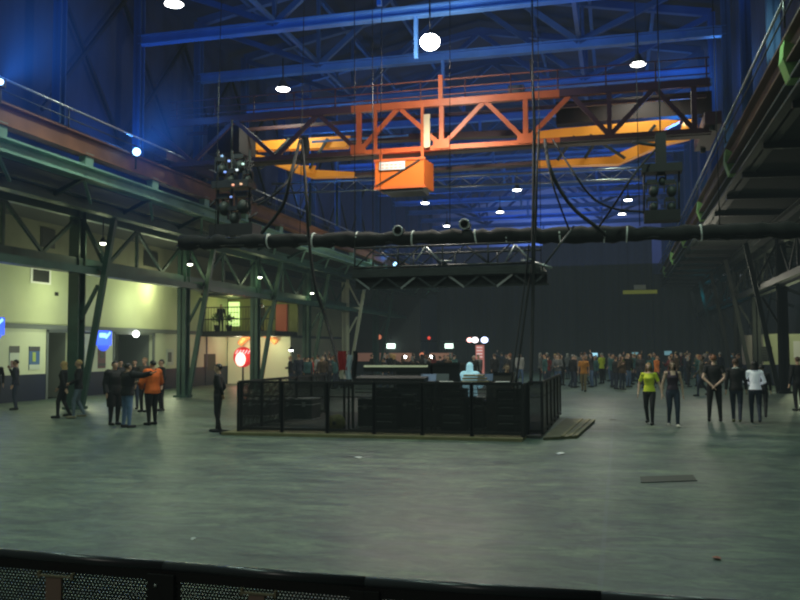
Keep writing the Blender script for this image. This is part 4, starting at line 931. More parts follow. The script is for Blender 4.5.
# ------------------------------------------------------------------ floor bits
for (px, py), s_, m, lb in (((717, 559), .05, mat('reddish_scrap', (.35, .12, .08), .7), 'crumpled reddish scrap on the floor at the lower right'), ((560, 454), .1, M_PAPER, 'small white scrap on the floor right of the platform'), ((193, 540), .03, M_PAPER, 'tiny white scrap on the floor at the lower left'), ((359, 458), .08, M_PAPER, 'small white scrap on the floor before the fence'), ((612, 420), .12, M_DARK, 'flat dark scrap beside the plywood platform')):
    p = onZ(px, py, 0); mb = MB(); r4 = random.Random(px); n = 7
    vs = [(p.x+s_*r4.uniform(.6, 1.2)*math.cos(2*math.pi*k/n), p.y+s_*1.6*r4.uniform(.6, 1.2)*math.sin(2*math.pi*k/n), .004+r4.uniform(0, .02)) for k in range(n)]+[(p.x, p.y, .03)]
    tag(mb.add(vs, [(k, (k+1) % n, n) for k in range(n)]).build('litter_scrap', m), lb, 'litter', None, 'thing')
Q = [onZ(*v, 0) for v in ((641, 483), (697, 481), (693, 475), (640, 477))]
t = thing('floor_hatch', tuple(Q[0]), 'dark rectangular hatch cover set in the floor on the right', 'floor hatch')
MB().add([(v.x, v.y, .006) for v in Q], [(0, 1, 2, 3)]).build('cover', mat('hatch_olive', (.028, .034, .023), .6), t)
MB().beam((Q[0].x, Q[0].y, .008), (Q[1].x, Q[1].y, .008), .03, .01).build('edge', M_DARK, t)

# ------------------------------------------------------------------ people
def caps(mb, a, b, ra, rb, n=12, fl=1.0, ax=None):
    """closed tapered capsule from a to b; fl flattens it along the ax direction"""
    a, b = Vector(a), Vector(b); d = (b-a).normalized()
    u = (Vector(ax) if ax else d.orthogonal()); u = (u-d*u.dot(d)).normalized(); v = d.cross(u)
    prof = [(-ra, .02)]+[(-ra*math.cos(t), ra*math.sin(t)) for t in (.5, 1.0)]+[(0, ra)]
    L_ = (b-a).length
    prof += [(L_*.5, (ra+rb)/2), (L_, rb)]+[(L_+rb*math.sin(t), rb*math.cos(t)) for t in (.55, 1.05)]+[(L_+rb, .002)]
    prof = [(z, max(r, .002)) for z, r in prof]
    vs = [a+d*z+(u*math.cos(2*math.pi*k/n)*fl+v*math.sin(2*math.pi*k/n))*r for z, r in prof for k in range(n)]
    m_ = len(prof); fs = [(i*n+k, i*n+(k+1) % n, (i+1)*n+(k+1) % n, (i+1)*n+k) for i in range(m_-1) for k in range(n)]
    fs += [tuple(range(n))[::-1], tuple((m_-1)*n+k for k in range(n))]; mb.add(vs, fs, True)
def loft(mb, rings, n=20):
    vs = [(cx+rx_*math.cos(2*math.pi*k/n), cy+ry_*math.sin(2*math.pi*k/n), z) for cx, cy, z, rx_, ry_ in rings for k in range(n)]
    m_ = len(rings); fs = [(i*n+k, i*n+(k+1) % n, (i+1)*n+(k+1) % n, (i+1)*n+k) for i in range(m_-1) for k in range(n)]
    fs += [tuple(range(n))[::-1], tuple((m_-1)*n+k for k in range(n))]; mb.add(vs, fs, True)
def pose_default(fem=False):
    s = .9 if fem else 1.0
    return dict(hipL=(.09, 0, .9), kneeL=(.1, -.02, .49), ankL=(.1, .02, .09), hipR=(-.09, 0, .9), kneeR=(-.1, -.02, .49), ankR=(-.1, .02, .09),
                shL=(.185*s, 0, 1.405), elL=(.25*s, .03, 1.12), wrL=(.26*s, -.05, .87), shR=(-.185*s, 0, 1.405), elR=(-.25*s, .03, 1.12), wrR=(-.26*s, -.05, .87), lean=(0, 0), toeL=(0, -1), toeR=(0, -1), head=(0, -.01))
def make_body(P, fem=False, vox=.011, fingers=True, build=1.0):
    mb = MB(); seg = []
    def limb(tag_, a, b, ra, rb, **k): caps(mb, a, b, ra, rb, **k); seg.append((tag_, Vector(a), Vector(b), ra, rb))
    lx, lyy = P['lean']; g = build
    wz = dict(h=.165 if fem else .155, w=.118 if fem else .14, c=.142 if fem else .162, s=.15 if fem else .172)
    loft(mb, [(0, 0, .80, .09*g, .08*g), (0, .005, .86, wz['h']*g, .105*g), (0, .008, .93, wz['h']*g, .112*g), (lx*.1, lyy*.1, 1.02, (wz['h']*.5+wz['w']*.5)*g, .1*g), (lx*.3, lyy*.3, 1.1, wz['w']*g, .09*g),
              (lx*.55, lyy*.55-.005, 1.2, wz['c']*.96*g, .102*g), (lx*.75, lyy*.75-(.02 if fem else .005), 1.3, wz['c']*g, (.12 if fem else .112)*g), (lx*.9, lyy*.9, 1.38, wz['s']*g, .095*g), (lx, lyy, 1.43, .13*g, .075), (lx, lyy, 1.465, .07, .06)])
    seg.append(('torso', Vector((0, 0, 1.0)), Vector((lx, lyy, 1.4)), .13*g, .13*g)); seg.append(('hip', Vector((-.05, 0, .9)), Vector((.05, 0, .9)), .12*g, .12*g))
    L3 = Vector((lx, lyy, 0))
    hd = Vector((P['head'][0], P['head'][1], 0))+L3
    limb('neck', (lx, lyy+.01, 1.43), (hd.x, hd.y+.015, 1.53), .058 if not fem else .05, .052 if not fem else .046)
    # head: skull, jaw, nose, ears
    hc = Vector((hd.x, hd.y, 1.62))
    mb.ball(tuple(hc+Vector((0, .008, .018))), (.074, .092, .088), 18, 12); seg.append(('head', hc, hc+Vector((0, 0, .02)), .09, .09))
    caps(mb, hc+Vector((0, -.02, -.02)), hc+Vector((0, -.045, -.07)), .062, .036, 14)
    caps(mb, hc+Vector((0, -.083, .012)), hc+Vector((0, -.098, -.022)), .008, .014, 8)
    for s in (-1, 1):
        mb.ball(tuple(hc+Vector((s*.077, .005, -.005))), (.012, .02, .03), 8, 6)
        caps(mb, hc+Vector((s*.012, -.082, .027)), hc+Vector((s*.045, -.074, .027)), .009, .008, 8)
    caps(mb, hc+Vector((-.02, -.084, -.047)), hc+Vector((.02, -.084, -.047)), .009, .009, 8)
    for s, K in ((1, 'L'), (-1, 'R')):
        hip, kn, an = Vector(P['hip'+K]), Vector(P['knee'+K]), Vector(P['ank'+K])
        limb('thigh', hip, kn, .088*g, .058*g); limb('shin', kn, an, .056*g, .036)
        c_ = kn.lerp(an, .3)+Vector((0, .015, 0)); caps(mb, c_+(kn-c_)*.5, kn.lerp(an, .6), .05*g, .042)
        td = Vector((*P['toe'+K], 0)).normalized(); heel = Vector((an.x, an.y, max(an.z-.05, .035)))-td*.03; toe = heel+td*.2; toe.z = max(heel.z-.005, .028)
        limb('foot', heel, toe, .038, .032); caps(mb, an, heel, .036, .036); seg.append(('foot', an-Vector((0, 0, .03)), heel, .036, .036))
        sh, el, wr = Vector(P['sh'+K])+L3, Vector(P['el'+K])+L3, Vector(P['wr'+K])+L3
        af = .88 if fem else 1
        caps(mb, sh-Vector((s*.07, 0, -.0)), sh, .06*g, .062*g*af); limb('uparm', sh, el, .053*g*af, .042*af); limb('forearm', el, wr, .041*af, .027*af)
        d = (wr-el).normalized(); side = Vector((0, -1, 0)); side = (side-d*side.dot(d)); side = side.normalized() if side.length > .1 else Vector((1, 0, 0)); nrm = d.cross(side)*s
        pc = wr+d*.05; caps(mb, wr+d*.012, wr+d*.07, .033, .036, 12, fl=.45, ax=nrm); seg.append(('hand', wr+d*.03, wr+d*.15, .035, .03))
        if fingers:
            for k, ln in enumerate((.062, .072, .067, .052)):
                off = side*(.027-.018*k); b0_ = wr+d*.085+off; cur = -nrm*.25*s if False else -nrm*.3
                m0 = b0_+(d+cur*.4).normalized()*ln*.55; m1 = m0+(d+cur*1.6).normalized()*ln*.5
                caps(mb, b0_-d*.02, m0, .0095, .009, 8); caps(mb, m0, m1, .009, .0075, 8)
            tb = wr+d*.03+side*.022; t1 = tb+(d*.7+side*.8).normalized()*.04; caps(mb, tb, t1, .012, .0105, 8); caps(mb, t1, t1+(d+side*.25).normalized()*.03, .0105, .008, 8)
        else: caps(mb, wr+d*.07, wr+d*.15, .03, .018, 10, fl=.5, ax=nrm)
    me = bpy.data.meshes.new('src'); me.from_pydata([tuple(v) for v in mb.v], [], mb.f)
    ob = bpy.data.objects.new('src', me); C.objects.link(ob)
    r = ob.modifiers.new('r', 'REMESH'); r.mode = 'VOXEL'; r.voxel_size = vox; r.use_smooth_shade = True
    sm = ob.modifiers.new('s', 'SMOOTH'); sm.factor = .5; sm.iterations = 2
    dg = bpy.context.evaluated_depsgraph_get(); res = bpy.data.meshes.new_from_object(ob.evaluated_get(dg)); bpy.data.objects.remove(ob); bpy.data.meshes.remove(me)
    res.name = 'person'
    res.polygons.foreach_set('use_smooth', [True]*len(res.polygons))
    return res, seg, hc
def classify(me, seg):
    n = len(me.polygons); c = np.empty(n*3); me.polygons.foreach_get('center', c); c = c.reshape(n, 3)
    best = np.full(n, 1e9); lab = np.zeros(n, int); tt = np.zeros(n); names = [s[0] for s in seg]
    for i, (nm, a, b, ra, rb) in enumerate(seg):
        a, b = np.array(a), np.array(b); d = b-a; L2 = max((d*d).sum(), 1e-8); t = np.clip(((c-a)@d)/L2, 0, 1)
        ds = np.linalg.norm(c-(a+t[:, None]*d), axis=1)-(ra+(rb-ra)*t); k = ds < best; best[k] = ds[k]; lab[k] = i; tt[k] = t[k]
    return np.array(names)[lab], tt, c
def garment(name, me, mask, off, m, parent, extra=None):
    idx = np.nonzero(mask)[0]
    if not len(idx): return None
    nv = len(me.vertices); co = np.empty(nv*3); me.vertices.foreach_get('co', co); co = co.reshape(nv, 3)
    no = np.empty(nv*3); me.vertices.foreach_get('normal', no); no = no.reshape(nv, 3)
    polys = [tuple(me.polygons[int(i)].vertices) for i in idx]; used = sorted({v for p in polys for v in p}); mp = {v: i for i, v in enumerate(used)}
    vs = co[used]+no[used]*off
    if extra is not None: vs = extra(vs)
    g = bpy.data.meshes.new(name); g.from_pydata(vs.tolist(), [], [tuple(mp[v] for v in p) for p in polys]); g.polygons.foreach_set('use_smooth', [True]*len(polys)); g.materials.append(m)
    o = bpy.data.objects.new(name, g); C.objects.link(o); o.parent = parent; return o
def hair(parent, hc, m, style='short'):
    n, k = 22, 14; vs = []; fs = []; ok = {}
    mb = MB(); r_ = (.084, .1, .096) if style != 'bald' else (.078, .096, .09); cc = hc+Vector((0, .014, .022))
    tmp = MB().ball(tuple(cc), r_, n, k)
    for f in tmp.f:
        p = sum((Vector(tmp.v[i]) for i in f), Vector())/len(f)-cc
        face = p.y < -.01 and p.z < .045-(.0 if abs(p.x) < .06 else .02)
        low = p.z < (-.045 if p.y > .02 else -.005)
        if style == 'short' and (face or low): continue
        if style in ('long', 'bob') and (face and abs(p.x) < .062): continue
        mb.add([tmp.v[i] for i in f], [tuple(range(len(f)))], True)
    if style in ('long', 'bob'):
        L_ = .34 if style == 'long' else .15
        rows = 7
        vs = []
        for j in range(rows):
            z = hc.z-.0-L_*j/(rows-1); fl = 1+.25*j/(rows-1)
            for i in range(13):
                a = R(-30)+R(240)*i/12; wv = 1+.05*math.sin(i*2.3+j*1.1)
                vs.append((hc.x+.086*fl*wv*math.cos(a), hc.y+.02+.085*wv*math.sin(a)*(1+.15*j/(rows-1)), z))
        mb.add(vs, [(j*13+i, j*13+i+1, (j+1)*13+i+1, (j+1)*13+i) for j in range(rows-1) for i in range(12)], True)
        vs2 = [(hc.x+(x-hc.x)*.82, hc.y+.01+(y-hc.y)*.82, z) for x, y, z in vs]
        mb.add(vs2, [(j*13+i, (j+1)*13+i, (j+1)*13+i+1, j*13+i+1) for j in range(rows-1) for i in range(12)], True)
    if style == 'bun': mb.ball(tuple(hc+Vector((0, .11, .03))), .04, 10, 8)
    o = mb.build('hair', m); o.parent = parent; return o
def cl(name, col, r=.8): return mat('fabric_'+name, col, r, noise=.25, nscale=7, bump=.15)
SK = mat('skin', (.5, .3, .2), .55); SK2 = mat('skin_pale', (.6, .4, .3), .55)
HB, HD, HR, HBL, HG = (mat('hair_brown', (.07, .035, .018), .6), mat('hair_black', (.012, .01, .009), .5), mat('hair_reddish', (.2, .075, .03), .6), mat('hair_blond', (.42, .27, .1), .6), mat('hair_grey', (.25, .24, .22), .7))
BLK, NVY, JEAN, DJEAN, GRYB = cl('black', (.009, .009, .011)), cl('dark_navy', (.02, .025, .045)), cl('mid_blue_denim', (.1, .17, .3)), cl('dark_denim', (.028, .04, .07)), cl('washed_denim', (.12, .16, .2))
def person(pose, label, loc, rz, h=1.72, fem=False, top=BLK, bottom=DJEAN, shoe=BLK, hairm=HB, style='short', sleeve=1.0, topname='jacket', thick=.014, skin=SK, group=None, vox=.011, fingers=True, build=1.0, hem=.86, eyes=True, neckline=1.47, tank=False, extras=None):
    P = pose_default(fem); P.update(pose)
    me, seg, hc = make_body(P, fem, vox, fingers, build); nm, tt, c = classify(me, seg)
    root = thing('person', (0, 0, 0), label, 'person', group)
    me.materials.append(skin); b = bpy.data.objects.new('body', me); C.objects.link(b); b.parent = root
    tor = ((nm == 'torso') | (nm == 'hip')) & (c[:, 2] > hem) & (c[:, 2] < neckline)
    arm = (nm == 'uparm') if sleeve >= .5 else ((nm == 'uparm') & (tt < sleeve*2))
    if sleeve > .5: arm = arm | ((nm == 'forearm') & (tt < (sleeve-.5)*2))
    if tank: arm = np.zeros(len(nm), bool); tor = tor & ~((c[:, 2] > 1.36) & ((np.abs(c[:, 0]) > .13) | (np.abs(c[:, 0]) < .06)))
    else: tor = tor | ((nm == 'neck') & (c[:, 2] < neckline-.01))
    ch = (nm == 'thigh') & (c[:, 2] > hem)
    garment(topname, me, tor | arm | ch, thick, top, root)
    garment('trousers', me, (nm == 'thigh') | (nm == 'shin') | ((nm == 'hip') & (c[:, 2] < 1.0)) | ((nm == 'torso') & (c[:, 2] < .98)) | ((nm == 'foot') & (c[:, 2] > .09)), .009, bottom, root)
    garment('shoe', me, (nm == 'foot') & (c[:, 2] < .1) & (c[:, 0] > 0), .007, shoe, root); garment('shoe', me, (nm == 'foot') & (c[:, 2] < .1) & (c[:, 0] <= 0), .007, shoe, root)
    if style != 'none': hair(root, hc, hairm, style)
    if eyes:
        for s in (-1, 1): o = MB().ball(tuple(hc+Vector((s*.028, -.079, .012))), (.012, .006, .007), 8, 6).build('eye', mat('eye_dark', (.03, .02, .02), .3)); o.parent = root
        o = MB().ball(tuple(hc+Vector((0, -.091, -.047))), (.022, .005, .006), 10, 6).build('mouth', mat('lip', (.35, .13, .1), .5)); o.parent = root
    if extras: extras(root, hc)
    s = h/1.72; root.scale = (s, s, s); root.rotation_euler.z = rz; root.location = loc
    return root
def fl(px, py): v = onZ(px, py, 0); return (v.x, v.y, 0)
LEFT, RIGHT, AWAY, TOW = R(-90), R(90), R(180), 0
def walk(a=.15, arms=.1, up=0):
    return dict(kneeL=(.095, -a*.75-.03, .5), ankL=(.09, -a, .09), kneeR=(-.095, a*.2-.04, .5), ankR=(-.09, a*1.3, .13+up), elL=(.24, .06, 1.13), wrL=(.25, arms, .9), elR=(-.24, -.03, 1.13), wrR=(-.25, -arms*1.6, .9))
PEOPLE = []
# left side
person(dict(elR=(-.24, -.12, 1.16), wrR=(-.06, -.2, 1.42), kneeL=(.08, -.03, .49), ankL=(.07, .03, .09)), 'man in dark clothes with a hand raised to his mouth before the left poster', fl(15, 410), R(-60), 1.76, top=NVY, bottom=DJEAN, hairm=HD)
person({}, 'person in black cut off by the left edge', fl(-5, 408), R(30), 1.75, top=BLK, bottom=BLK, hairm=HD)
person(walk(.13, .14), 'person with light hair in black walking left beside the near column', fl(63, 418), R(-70), 1.74, top=BLK, bottom=BLK, hairm=HBL, fem=True, style='bob')
person(dict(walk(.13, .05), wrL=(.1, -.24, 1.02), elL=(.27, -.02, 1.14), wrR=(-.08, -.24, 1.04), elR=(-.27, -.02, 1.14)), 'blond walker in black jacket and washed grey-blue jeans beside the near column', fl(78, 418), R(-55), 1.78, top=BLK, bottom=GRYB, shoe=mat('tan_shoe', (.2, .17, .1), .6), hairm=HBL)
person({}, 'person in long black coat at the left of the huddled group', fl(114, 425), R(60), 1.76, top=BLK, bottom=BLK, hairm=HD, hem=.5, thick=.045, build=1.18)
person(dict(shR=(-.2, -.04, 1.42), elR=(-.42, -.22, 1.4), wrR=(-.62, -.35, 1.46), ankL=(.13, .04, .09), kneeL=(.12, .0, .5), ankR=(-.15, .02, .09), kneeR=(-.12, 0, .5), elL=(.3, -.08, 1.15), wrL=(.2, -.3, 1.2)), 'person in dark jacket and blue jeans reaching an arm towards the orange jacket', fl(127, 427.5), R(150), 1.72, top=BLK, bottom=JEAN, hairm=HD, build=1.2, thick=.04)
person(dict(elL=(.3, -.1, 1.12), wrL=(.16, -.24, 1.02), elR=(-.32, -.05, 1.14), wrR=(-.2, -.25, 1.06), ankL=(.12, .02, .09), ankR=(-.12, -.02, .09)), 'man in bright orange jacket and black trousers on the right of the huddled group', fl(152, 425), R(-110), 1.78, top=cl('bright_orange', (.85, .16, .02)), bottom=BLK, hairm=HD, thick=.045, build=1.15)
person({}, 'dark figure half hidden behind the orange jacket', fl(161, 411), R(-40), 1.75, top=BLK, bottom=BLK, hairm=HD)
person({}, 'person with light brown hair behind the reaching arm in the huddled group', fl(144, 412), R(0), 1.82, top=cl('brown_grey', (.09, .075, .06)), bottom=BLK, hairm=mat('hair_light_brown', (.25, .14, .06), .6))
person({}, 'dark haired person at the back of the huddled group, left of the light brown hair', fl(134, 409), R(20), 1.74, top=BLK, bottom=DJEAN, hairm=HD)
person({}, 'dark haired person at the back of the huddled group near the long black coat', fl(120, 408), R(40), 1.72, top=cl('charcoal', (.04, .04, .045)), bottom=BLK, hairm=HD)
person(dict(elL=(.24, .1, 1.13), wrL=(.12, .13, .96), elR=(-.24, .1, 1.13), wrR=(-.2, -.02, .94), ankL=(.08, .06, .09), ankR=(-.09, -.04, .09)), 'lone man in black standing in profile left of the mesh fence', fl(218, 432), R(-75), 1.71, top=BLK, bottom=BLK, hairm=HD)
# right side
def tee(r, hc): pass
person(dict(walk(.13, .02), elL=(.28, .02, 1.13), wrL=(.36, -.04, .9), elR=(-.28, .03, 1.13), wrR=(-.3, -.03, .88)), 'woman in a bright yellow top walking towards the camera', fl(650, 424.5), R(-12), 1.66, fem=True, top=cl('bright_yellow', (.75, .85, .05)), bottom=BLK, hairm=mat('hair_fair', (.3, .19, .08), .6), style='long', sleeve=.35, topname='shirt', thick=.01, skin=SK2, hem=.93, neckline=1.44)
person(dict(walk(.1, .03), elL=(.25, .04, 1.12), wrL=(.27, .04, .87), elR=(-.25, .04, 1.12), wrR=(-.27, .02, .87)), 'woman with long dark hair in a dark vest with bare arms beside the yellow top', fl(673.5, 427), R(8), 1.72, fem=True, top=cl('plum_print', (.06, .035, .06)), bottom=DJEAN, shoe=mat('pale_shoe', (.5, .5, .42), .6), hairm=HB, style='long', tank=True, topname='vest', thick=.009, skin=SK2, hem=.95)
person(dict(elL=(.27, .1, 1.14), wrL=(.06, .19, .93), elR=(-.27, .1, 1.14), wrR=(-.04, .19, .95), ankL=(.14, .02, .09), kneeL=(.12, 0, .49), ankR=(-.14, .0, .09), kneeR=(-.12, -.01, .49)), 'tall red-haired man in black with his hands clasped behind his back', fl(715, 421.5), R(178), 1.86, top=BLK, bottom=BLK, hairm=HR, sleeve=.3, topname='shirt', thick=.012, skin=SK2, build=1.05)
def hood(r, hc):
    o = MB().ball((0, .05, 1.47), (.1, .06, .035), 12, 8).build('hood', cl('grey_white', (.5, .52, .5))); o.parent = r
person(walk(.16, .06), 'person in black hooded top with a pale hood walking away', fl(737, 422.5), R(170), 1.76, top=BLK, bottom=DJEAN, hairm=HB, extras=hood, shoe=mat('olive_shoe', (.12, .13, .05), .6))
person(dict(walk(.14, .02), elL=(.26, -.06, 1.14), wrL=(.12, -.22, 1.08), elR=(-.26, -.06, 1.14), wrR=(-.12, -.22, 1.06)), 'dark haired woman in a white top and jeans walking away', fl(756, 423), R(176), 1.7, fem=True, top=mat('fabric_white', (.9, .92, .95), .8, emit=.12, ecol=(.8, .9, 1)), bottom=DJEAN, hairm=HD, style='bob', topname='shirt', thick=.012, hem=.93)  # white top brightened by faint emission in the fabric
person(walk(.14, .05), 'person in dark clothes half hidden behind the white top', fl(763, 418), R(170), 1.56, top=BLK, bottom=BLK, hairm=HD)
person(dict(elR=(-.36, -.06, 1.2), wrR=(-.5, -.12, 1.02)), 'man in black cut off by the right edge', fl(799, 411), R(-160), 1.76, top=BLK, bottom=BLK, hairm=HB)
person(walk(.24, .14), 'person in a grey-brown top walking left behind the man in black', fl(703, 396), R(-80), 1.72, top=cl('grey_brown', (.12, .11, .08)), bottom=DJEAN, hairm=HB)
person(dict(walk(.1, .05)), 'person in an orange shirt and khaki trousers standing right of the fence', fl(584, 391.5), R(-10), 1.72, top=cl('orange_shirt', (.75, .3, .05)), bottom=cl('khaki', (.25, .2, .1)), hairm=HB, topname='shirt', sleeve=.35, thick=.012)
for xx_ in (-13, -7, -1, 4): light('POINT', (xx_, 43, 5.0), 210, (1, .95, .75), .5)  # unseen lights added to brighten the crowd
# crew inside the fence
def at(px, y): return (onY(px, 380, y).x, y, .06)
person(dict(elL=(.24, -.14, 1.14), wrL=(.12, -.32, 1.1), elR=(-.24, -.14, 1.14), wrR=(-.12, -.32, 1.1)), 'crew member in a glowing light blue hooded top at the desk', at(470, 21.3), R(160), 1.66, top=mat('fabric_light_blue_glow', (.45, .68, .75), .8, emit=.4, ecol=(.45, .85, 1)), bottom=BLK, hairm=mat('fabric_light_blue_glow', (.45, .68, .75), .8), style='long', thick=.035, build=1.1)  # light on the top painted in as emission of the fabric
person(dict(elL=(.3, -.1, 1.2), wrL=(.2, -.28, 1.1)), 'crew member in grey with dark hair right of the pink pillar', at(507, 22.6), R(30), 1.6, top=cl('grey_work', (.16, .16, .17)), bottom=BLK, hairm=HB)
# balcony
person({}, 'dark figure leaning by the balcony railing beside the bright window', (onY(221, 320, 46.2).x, 46.2, z0), R(15), 1.6, top=BLK, bottom=BLK, hairm=HD, vox=.02, fingers=False)
person({}, 'figure in brown behind the railing at the right part of the balcony', (onY(262, 320, 46.4).x, 46.4, z0), R(-20), 1.6, top=cl('brown_grey', (.09, .075, .06)), bottom=BLK, hairm=HB, vox=.02, fingers=False)

# the crowd: six figures, copied with other clothes
G = 'people standing in the crowd at the far end'
bases = []
for i, (ps, fem, st, rz_) in enumerate(((dict(), 0, 'short', 0), (dict(elL=(.27, -.06, 1.13), wrL=(.1, -.22, 1.12), elR=(-.27, -.06, 1.13), wrR=(-.1, -.22, 1.08)), 0, 'short', 0), (dict(ankL=(.13, .03, .09), kneeL=(.12, 0, .49)), 1, 'long', 0),
        (walk(.15, .1), 0, 'short', 0), (dict(elR=(-.3, -.06, 1.15), wrR=(-.2, -.28, 1.3)), 1, 'bob', 0), (dict(elL=(.36, -.05, 1.5), wrL=(.28, -.12, 1.76)), 0, 'short', 0))):
    bases.append(person(ps, 'x', (0, 0, 0), 0, 1.72, fem=bool(fem), style=st, vox=.02, fingers=False, group=G, topname='shirt', eyes=False))
rc = random.Random(11)
TOPS = [('black', BLK), ('black', BLK), ('dark navy', NVY), ('black', BLK), ('charcoal', cl('charcoal', (.04, .04, .045))), ('brown', cl('brown', (.09, .055, .03))), ('olive', cl('olive', (.08, .09, .04))), ('grey', cl('mid_grey', (.16, .17, .17))), ('teal', cl('teal', (.04, .12, .12))), ('dark red', cl('dark_red', (.16, .02, .02))), ('dull blue', cl('dull_blue', (.06, .1, .18)))]
BRIGHT = {'hi-vis yellow': cl('hi_vis_yellow', (.6, .75, .05)), 'white': cl('off_white', (.5, .5, .48)), 'orange': cl('orange_far', (.7, .2, .04)), 'red': cl('red_far', (.5, .03, .02)), 'pale blue': cl('pale_blue_far', (.3, .42, .5)), 'yellow': cl('yellow_far', (.6, .55, .05))}
HAIRS = [HD, HB, HB, HD, HBL, HR, HG]
used = [False]*6; placed = []
def crowd(px, Y, top, label, bi=None):
    bi = rc.randrange(6) if bi is None else bi
    if rc.random() < .7 and bi == 5: bi = 0
    b = bases[bi]; r = b if not used[bi] else copy_tree(b); used[bi] = True
    x = onY(px, 380, Y).x; hair_m = rc.choice(HAIRS); bot = rc.choice([BLK, DJEAN, JEAN, BLK, DJEAN])
    for ch in r.children:
        k = ch.name.split('.')[0]
        mm = {'shirt': top, 'trousers': bot, 'hair': hair_m, 'body': SK if rc.random() < .6 else SK2}.get(k)
        if mm: ch.material_slots[0].link = 'OBJECT'; ch.material_slots[0].material = mm
    r.location = (x, Y, 0); s_ = rc.uniform(.95, 1.07); r.scale = (s_, s_, s_); r.rotation_euler.z = rc.uniform(-2.6, 2.6); r['label'] = label; placed.append((x, Y))
specs = [(627, 49, 'hi-vis yellow', 'steward in a hi-vis yellow top in the crowd left of the yellow top woman'), (602, 52, 'hi-vis yellow', 'person in hi-vis yellow in the crowd near the pale screen'), (560, 50, 'yellow', 'person in a yellow top in the crowd just right of the thick cable'),
    (573, 47, 'pale blue', 'person in pale blue beside the orange shirt right of the fence'), (657, 46, 'orange', 'person in an orange top in the crowd between the two walking women'), (312, 44, 'red', 'person in a red top in the crowd left of the desk'), (318, 47, 'white', 'person in a white top beside the red top left of the desk'),
    (520, 50, 'white', 'person in white in the crowd behind the hanging cables'), (622, 44.5, 'brown', None), (616, 45, 'black', None)]
for px, Y, cn, lb in specs:
    crowd(px, Y, BRIGHT.get(cn) or dict(TOPS)[cn], lb or 'person in %s standing close to another, right of the orange shirt' % cn)
zones = [(246, 300, 42, 46, 7, 'before the lit booth'), (262, 352, 43, 60, 26, 'left of the mixing desk'), (356, 545, 44, 62, 34, 'behind the mixing desk'), (545, 632, 46, 62, 26, 'right of the mesh fence'), (632, 742, 47, 64, 36, 'behind the walking women')]
for a, b, y0_, y1_, n_, where in zones:
    k = 0; tr = 0
    while k < n_ and tr < 2000:
        tr += 1; px = rc.uniform(a, b); Y = y0_+(y1_-y0_)*rc.random()**1.4; x = onY(px, 380, Y).x
        if any((x-u)**2+(Y-v)**2 < .5 for u, v in placed) or x < -17.2 or any(abs(x-cxx) < .8 and abs(Y-cy) < .8 for cxx in (-18.8, 7.3, -17.8, 6.3) for cy in COLY): continue
        if abs(x-onY(480, 356, 60).x) < .8 and abs(Y-60) < .8: continue
        cn, tm = rc.choice(TOPS); crowd(px, Y, tm, 'person in a %s top in the dim crowd %s' % (cn, where)); k += 1


# ------------------------------------------------------------------ world haze, put in as a faint even emission
W = bpy.data.worlds.new('hall_air'); SC.world = W; W.use_nodes = True; N = W.node_tree; N.nodes.clear(); L = N.links
out = N.nodes.new('ShaderNodeOutputWorld'); bg = N.nodes.new('ShaderNodeBackground'); bg.inputs[0].default_value = (0, 0, 0, 1); L.new(bg.outputs[0], out.inputs[0])
em = N.nodes.new('ShaderNodeEmission'); em.inputs[0].default_value = (.00017, .00023, .00023, 1); em.inputs[1].default_value = 1; L.new(em.outputs[0], out.inputs[1])
try: SC.cycles.volume_bounces = 0
except Exception: pass
SC.cycles.use_denoising = True
SC.cycles.max_bounces = 5; SC.cycles.diffuse_bounces = 3; SC.cycles.sample_clamp_indirect = 3; SC.cycles.pixel_filter_type = 'BLACKMAN_HARRIS'; SC.cycles.filter_width = 2.2
SC.view_settings.view_transform = 'Standard'; SC.view_settings.look = 'None'; SC.view_settings.exposure = 0; SC.view_settings.gamma = 1

hz = bpy.data.materials.new('emissive_blue_haze'); hz.use_nodes = True; N = hz.node_tree; N.nodes.clear(); L = N.links
o_ = N.nodes.new('ShaderNodeOutputMaterial'); ad = N.nodes.new('ShaderNodeAddShader'); e_ = N.nodes.new('ShaderNodeEmission'); ab = N.nodes.new('ShaderNodeVolumeAbsorption')
e_.inputs[0].default_value = (.0017, .0024, .0072, 1); e_.inputs[1].default_value = 1; ab.inputs['Density'].default_value = .004  # blue glow painted into the haze as emission, nothing scatters
L.new(e_.outputs[0], ad.inputs[0]); L.new(ab.outputs[0], ad.inputs[1]); L.new(ad.outputs[0], o_.inputs[1])
tag(MB().prism([(-16.9, 9.5), (4.4, 9.5), (4.4, 15.2), (-6.2, 17.2), (-16.9, 15.2)], 39, 77).build('haze', hz), 'blue haze hanging under the roof at the far end of the hall', 'haze', None, 'stuff')

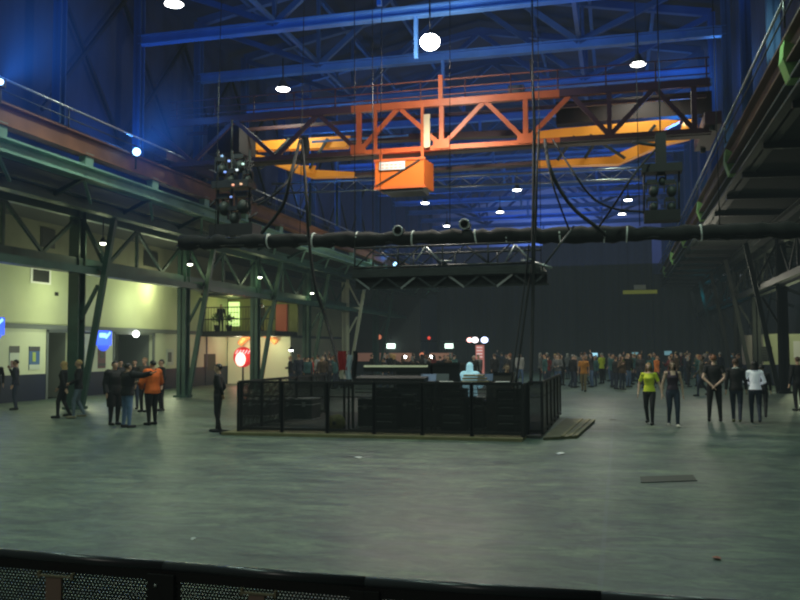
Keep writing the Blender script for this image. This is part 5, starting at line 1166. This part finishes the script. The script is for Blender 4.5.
def glow_haze(p, d, rad, k_, lab):
    # floodlight glow put in as emission, fading with distance and off the beam
    m = bpy.data.materials.new('emissive_beam_haze'); m.use_nodes = True; N = m.node_tree; N.nodes.clear(); L = N.links
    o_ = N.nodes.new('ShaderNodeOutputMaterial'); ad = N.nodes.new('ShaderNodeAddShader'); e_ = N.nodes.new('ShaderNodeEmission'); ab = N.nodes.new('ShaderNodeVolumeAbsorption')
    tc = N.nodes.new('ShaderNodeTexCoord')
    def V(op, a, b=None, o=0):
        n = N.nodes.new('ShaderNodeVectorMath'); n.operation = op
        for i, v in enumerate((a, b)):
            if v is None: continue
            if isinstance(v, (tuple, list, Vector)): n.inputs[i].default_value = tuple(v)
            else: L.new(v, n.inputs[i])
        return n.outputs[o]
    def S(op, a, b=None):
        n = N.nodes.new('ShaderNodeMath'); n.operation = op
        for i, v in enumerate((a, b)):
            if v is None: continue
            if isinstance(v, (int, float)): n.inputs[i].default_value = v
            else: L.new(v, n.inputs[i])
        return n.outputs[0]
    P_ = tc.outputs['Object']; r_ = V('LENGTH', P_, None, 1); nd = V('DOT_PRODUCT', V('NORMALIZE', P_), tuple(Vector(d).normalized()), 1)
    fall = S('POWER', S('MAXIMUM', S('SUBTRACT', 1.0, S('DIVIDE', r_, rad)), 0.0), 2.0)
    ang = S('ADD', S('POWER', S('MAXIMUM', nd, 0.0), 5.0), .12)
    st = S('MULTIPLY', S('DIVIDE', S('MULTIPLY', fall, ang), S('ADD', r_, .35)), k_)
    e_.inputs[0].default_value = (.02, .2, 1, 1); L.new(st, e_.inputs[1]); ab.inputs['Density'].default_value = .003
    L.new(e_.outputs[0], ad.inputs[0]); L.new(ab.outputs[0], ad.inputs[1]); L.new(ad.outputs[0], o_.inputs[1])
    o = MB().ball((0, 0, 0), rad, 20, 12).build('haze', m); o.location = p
    tag(o, lab, 'haze', None, 'stuff')
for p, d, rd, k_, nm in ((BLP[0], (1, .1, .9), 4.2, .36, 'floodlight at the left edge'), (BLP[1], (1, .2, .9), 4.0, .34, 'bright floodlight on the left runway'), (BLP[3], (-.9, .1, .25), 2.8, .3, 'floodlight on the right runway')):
    glow_haze(p, d, rd, k_, 'blue glow painted into the haze around the '+nm)
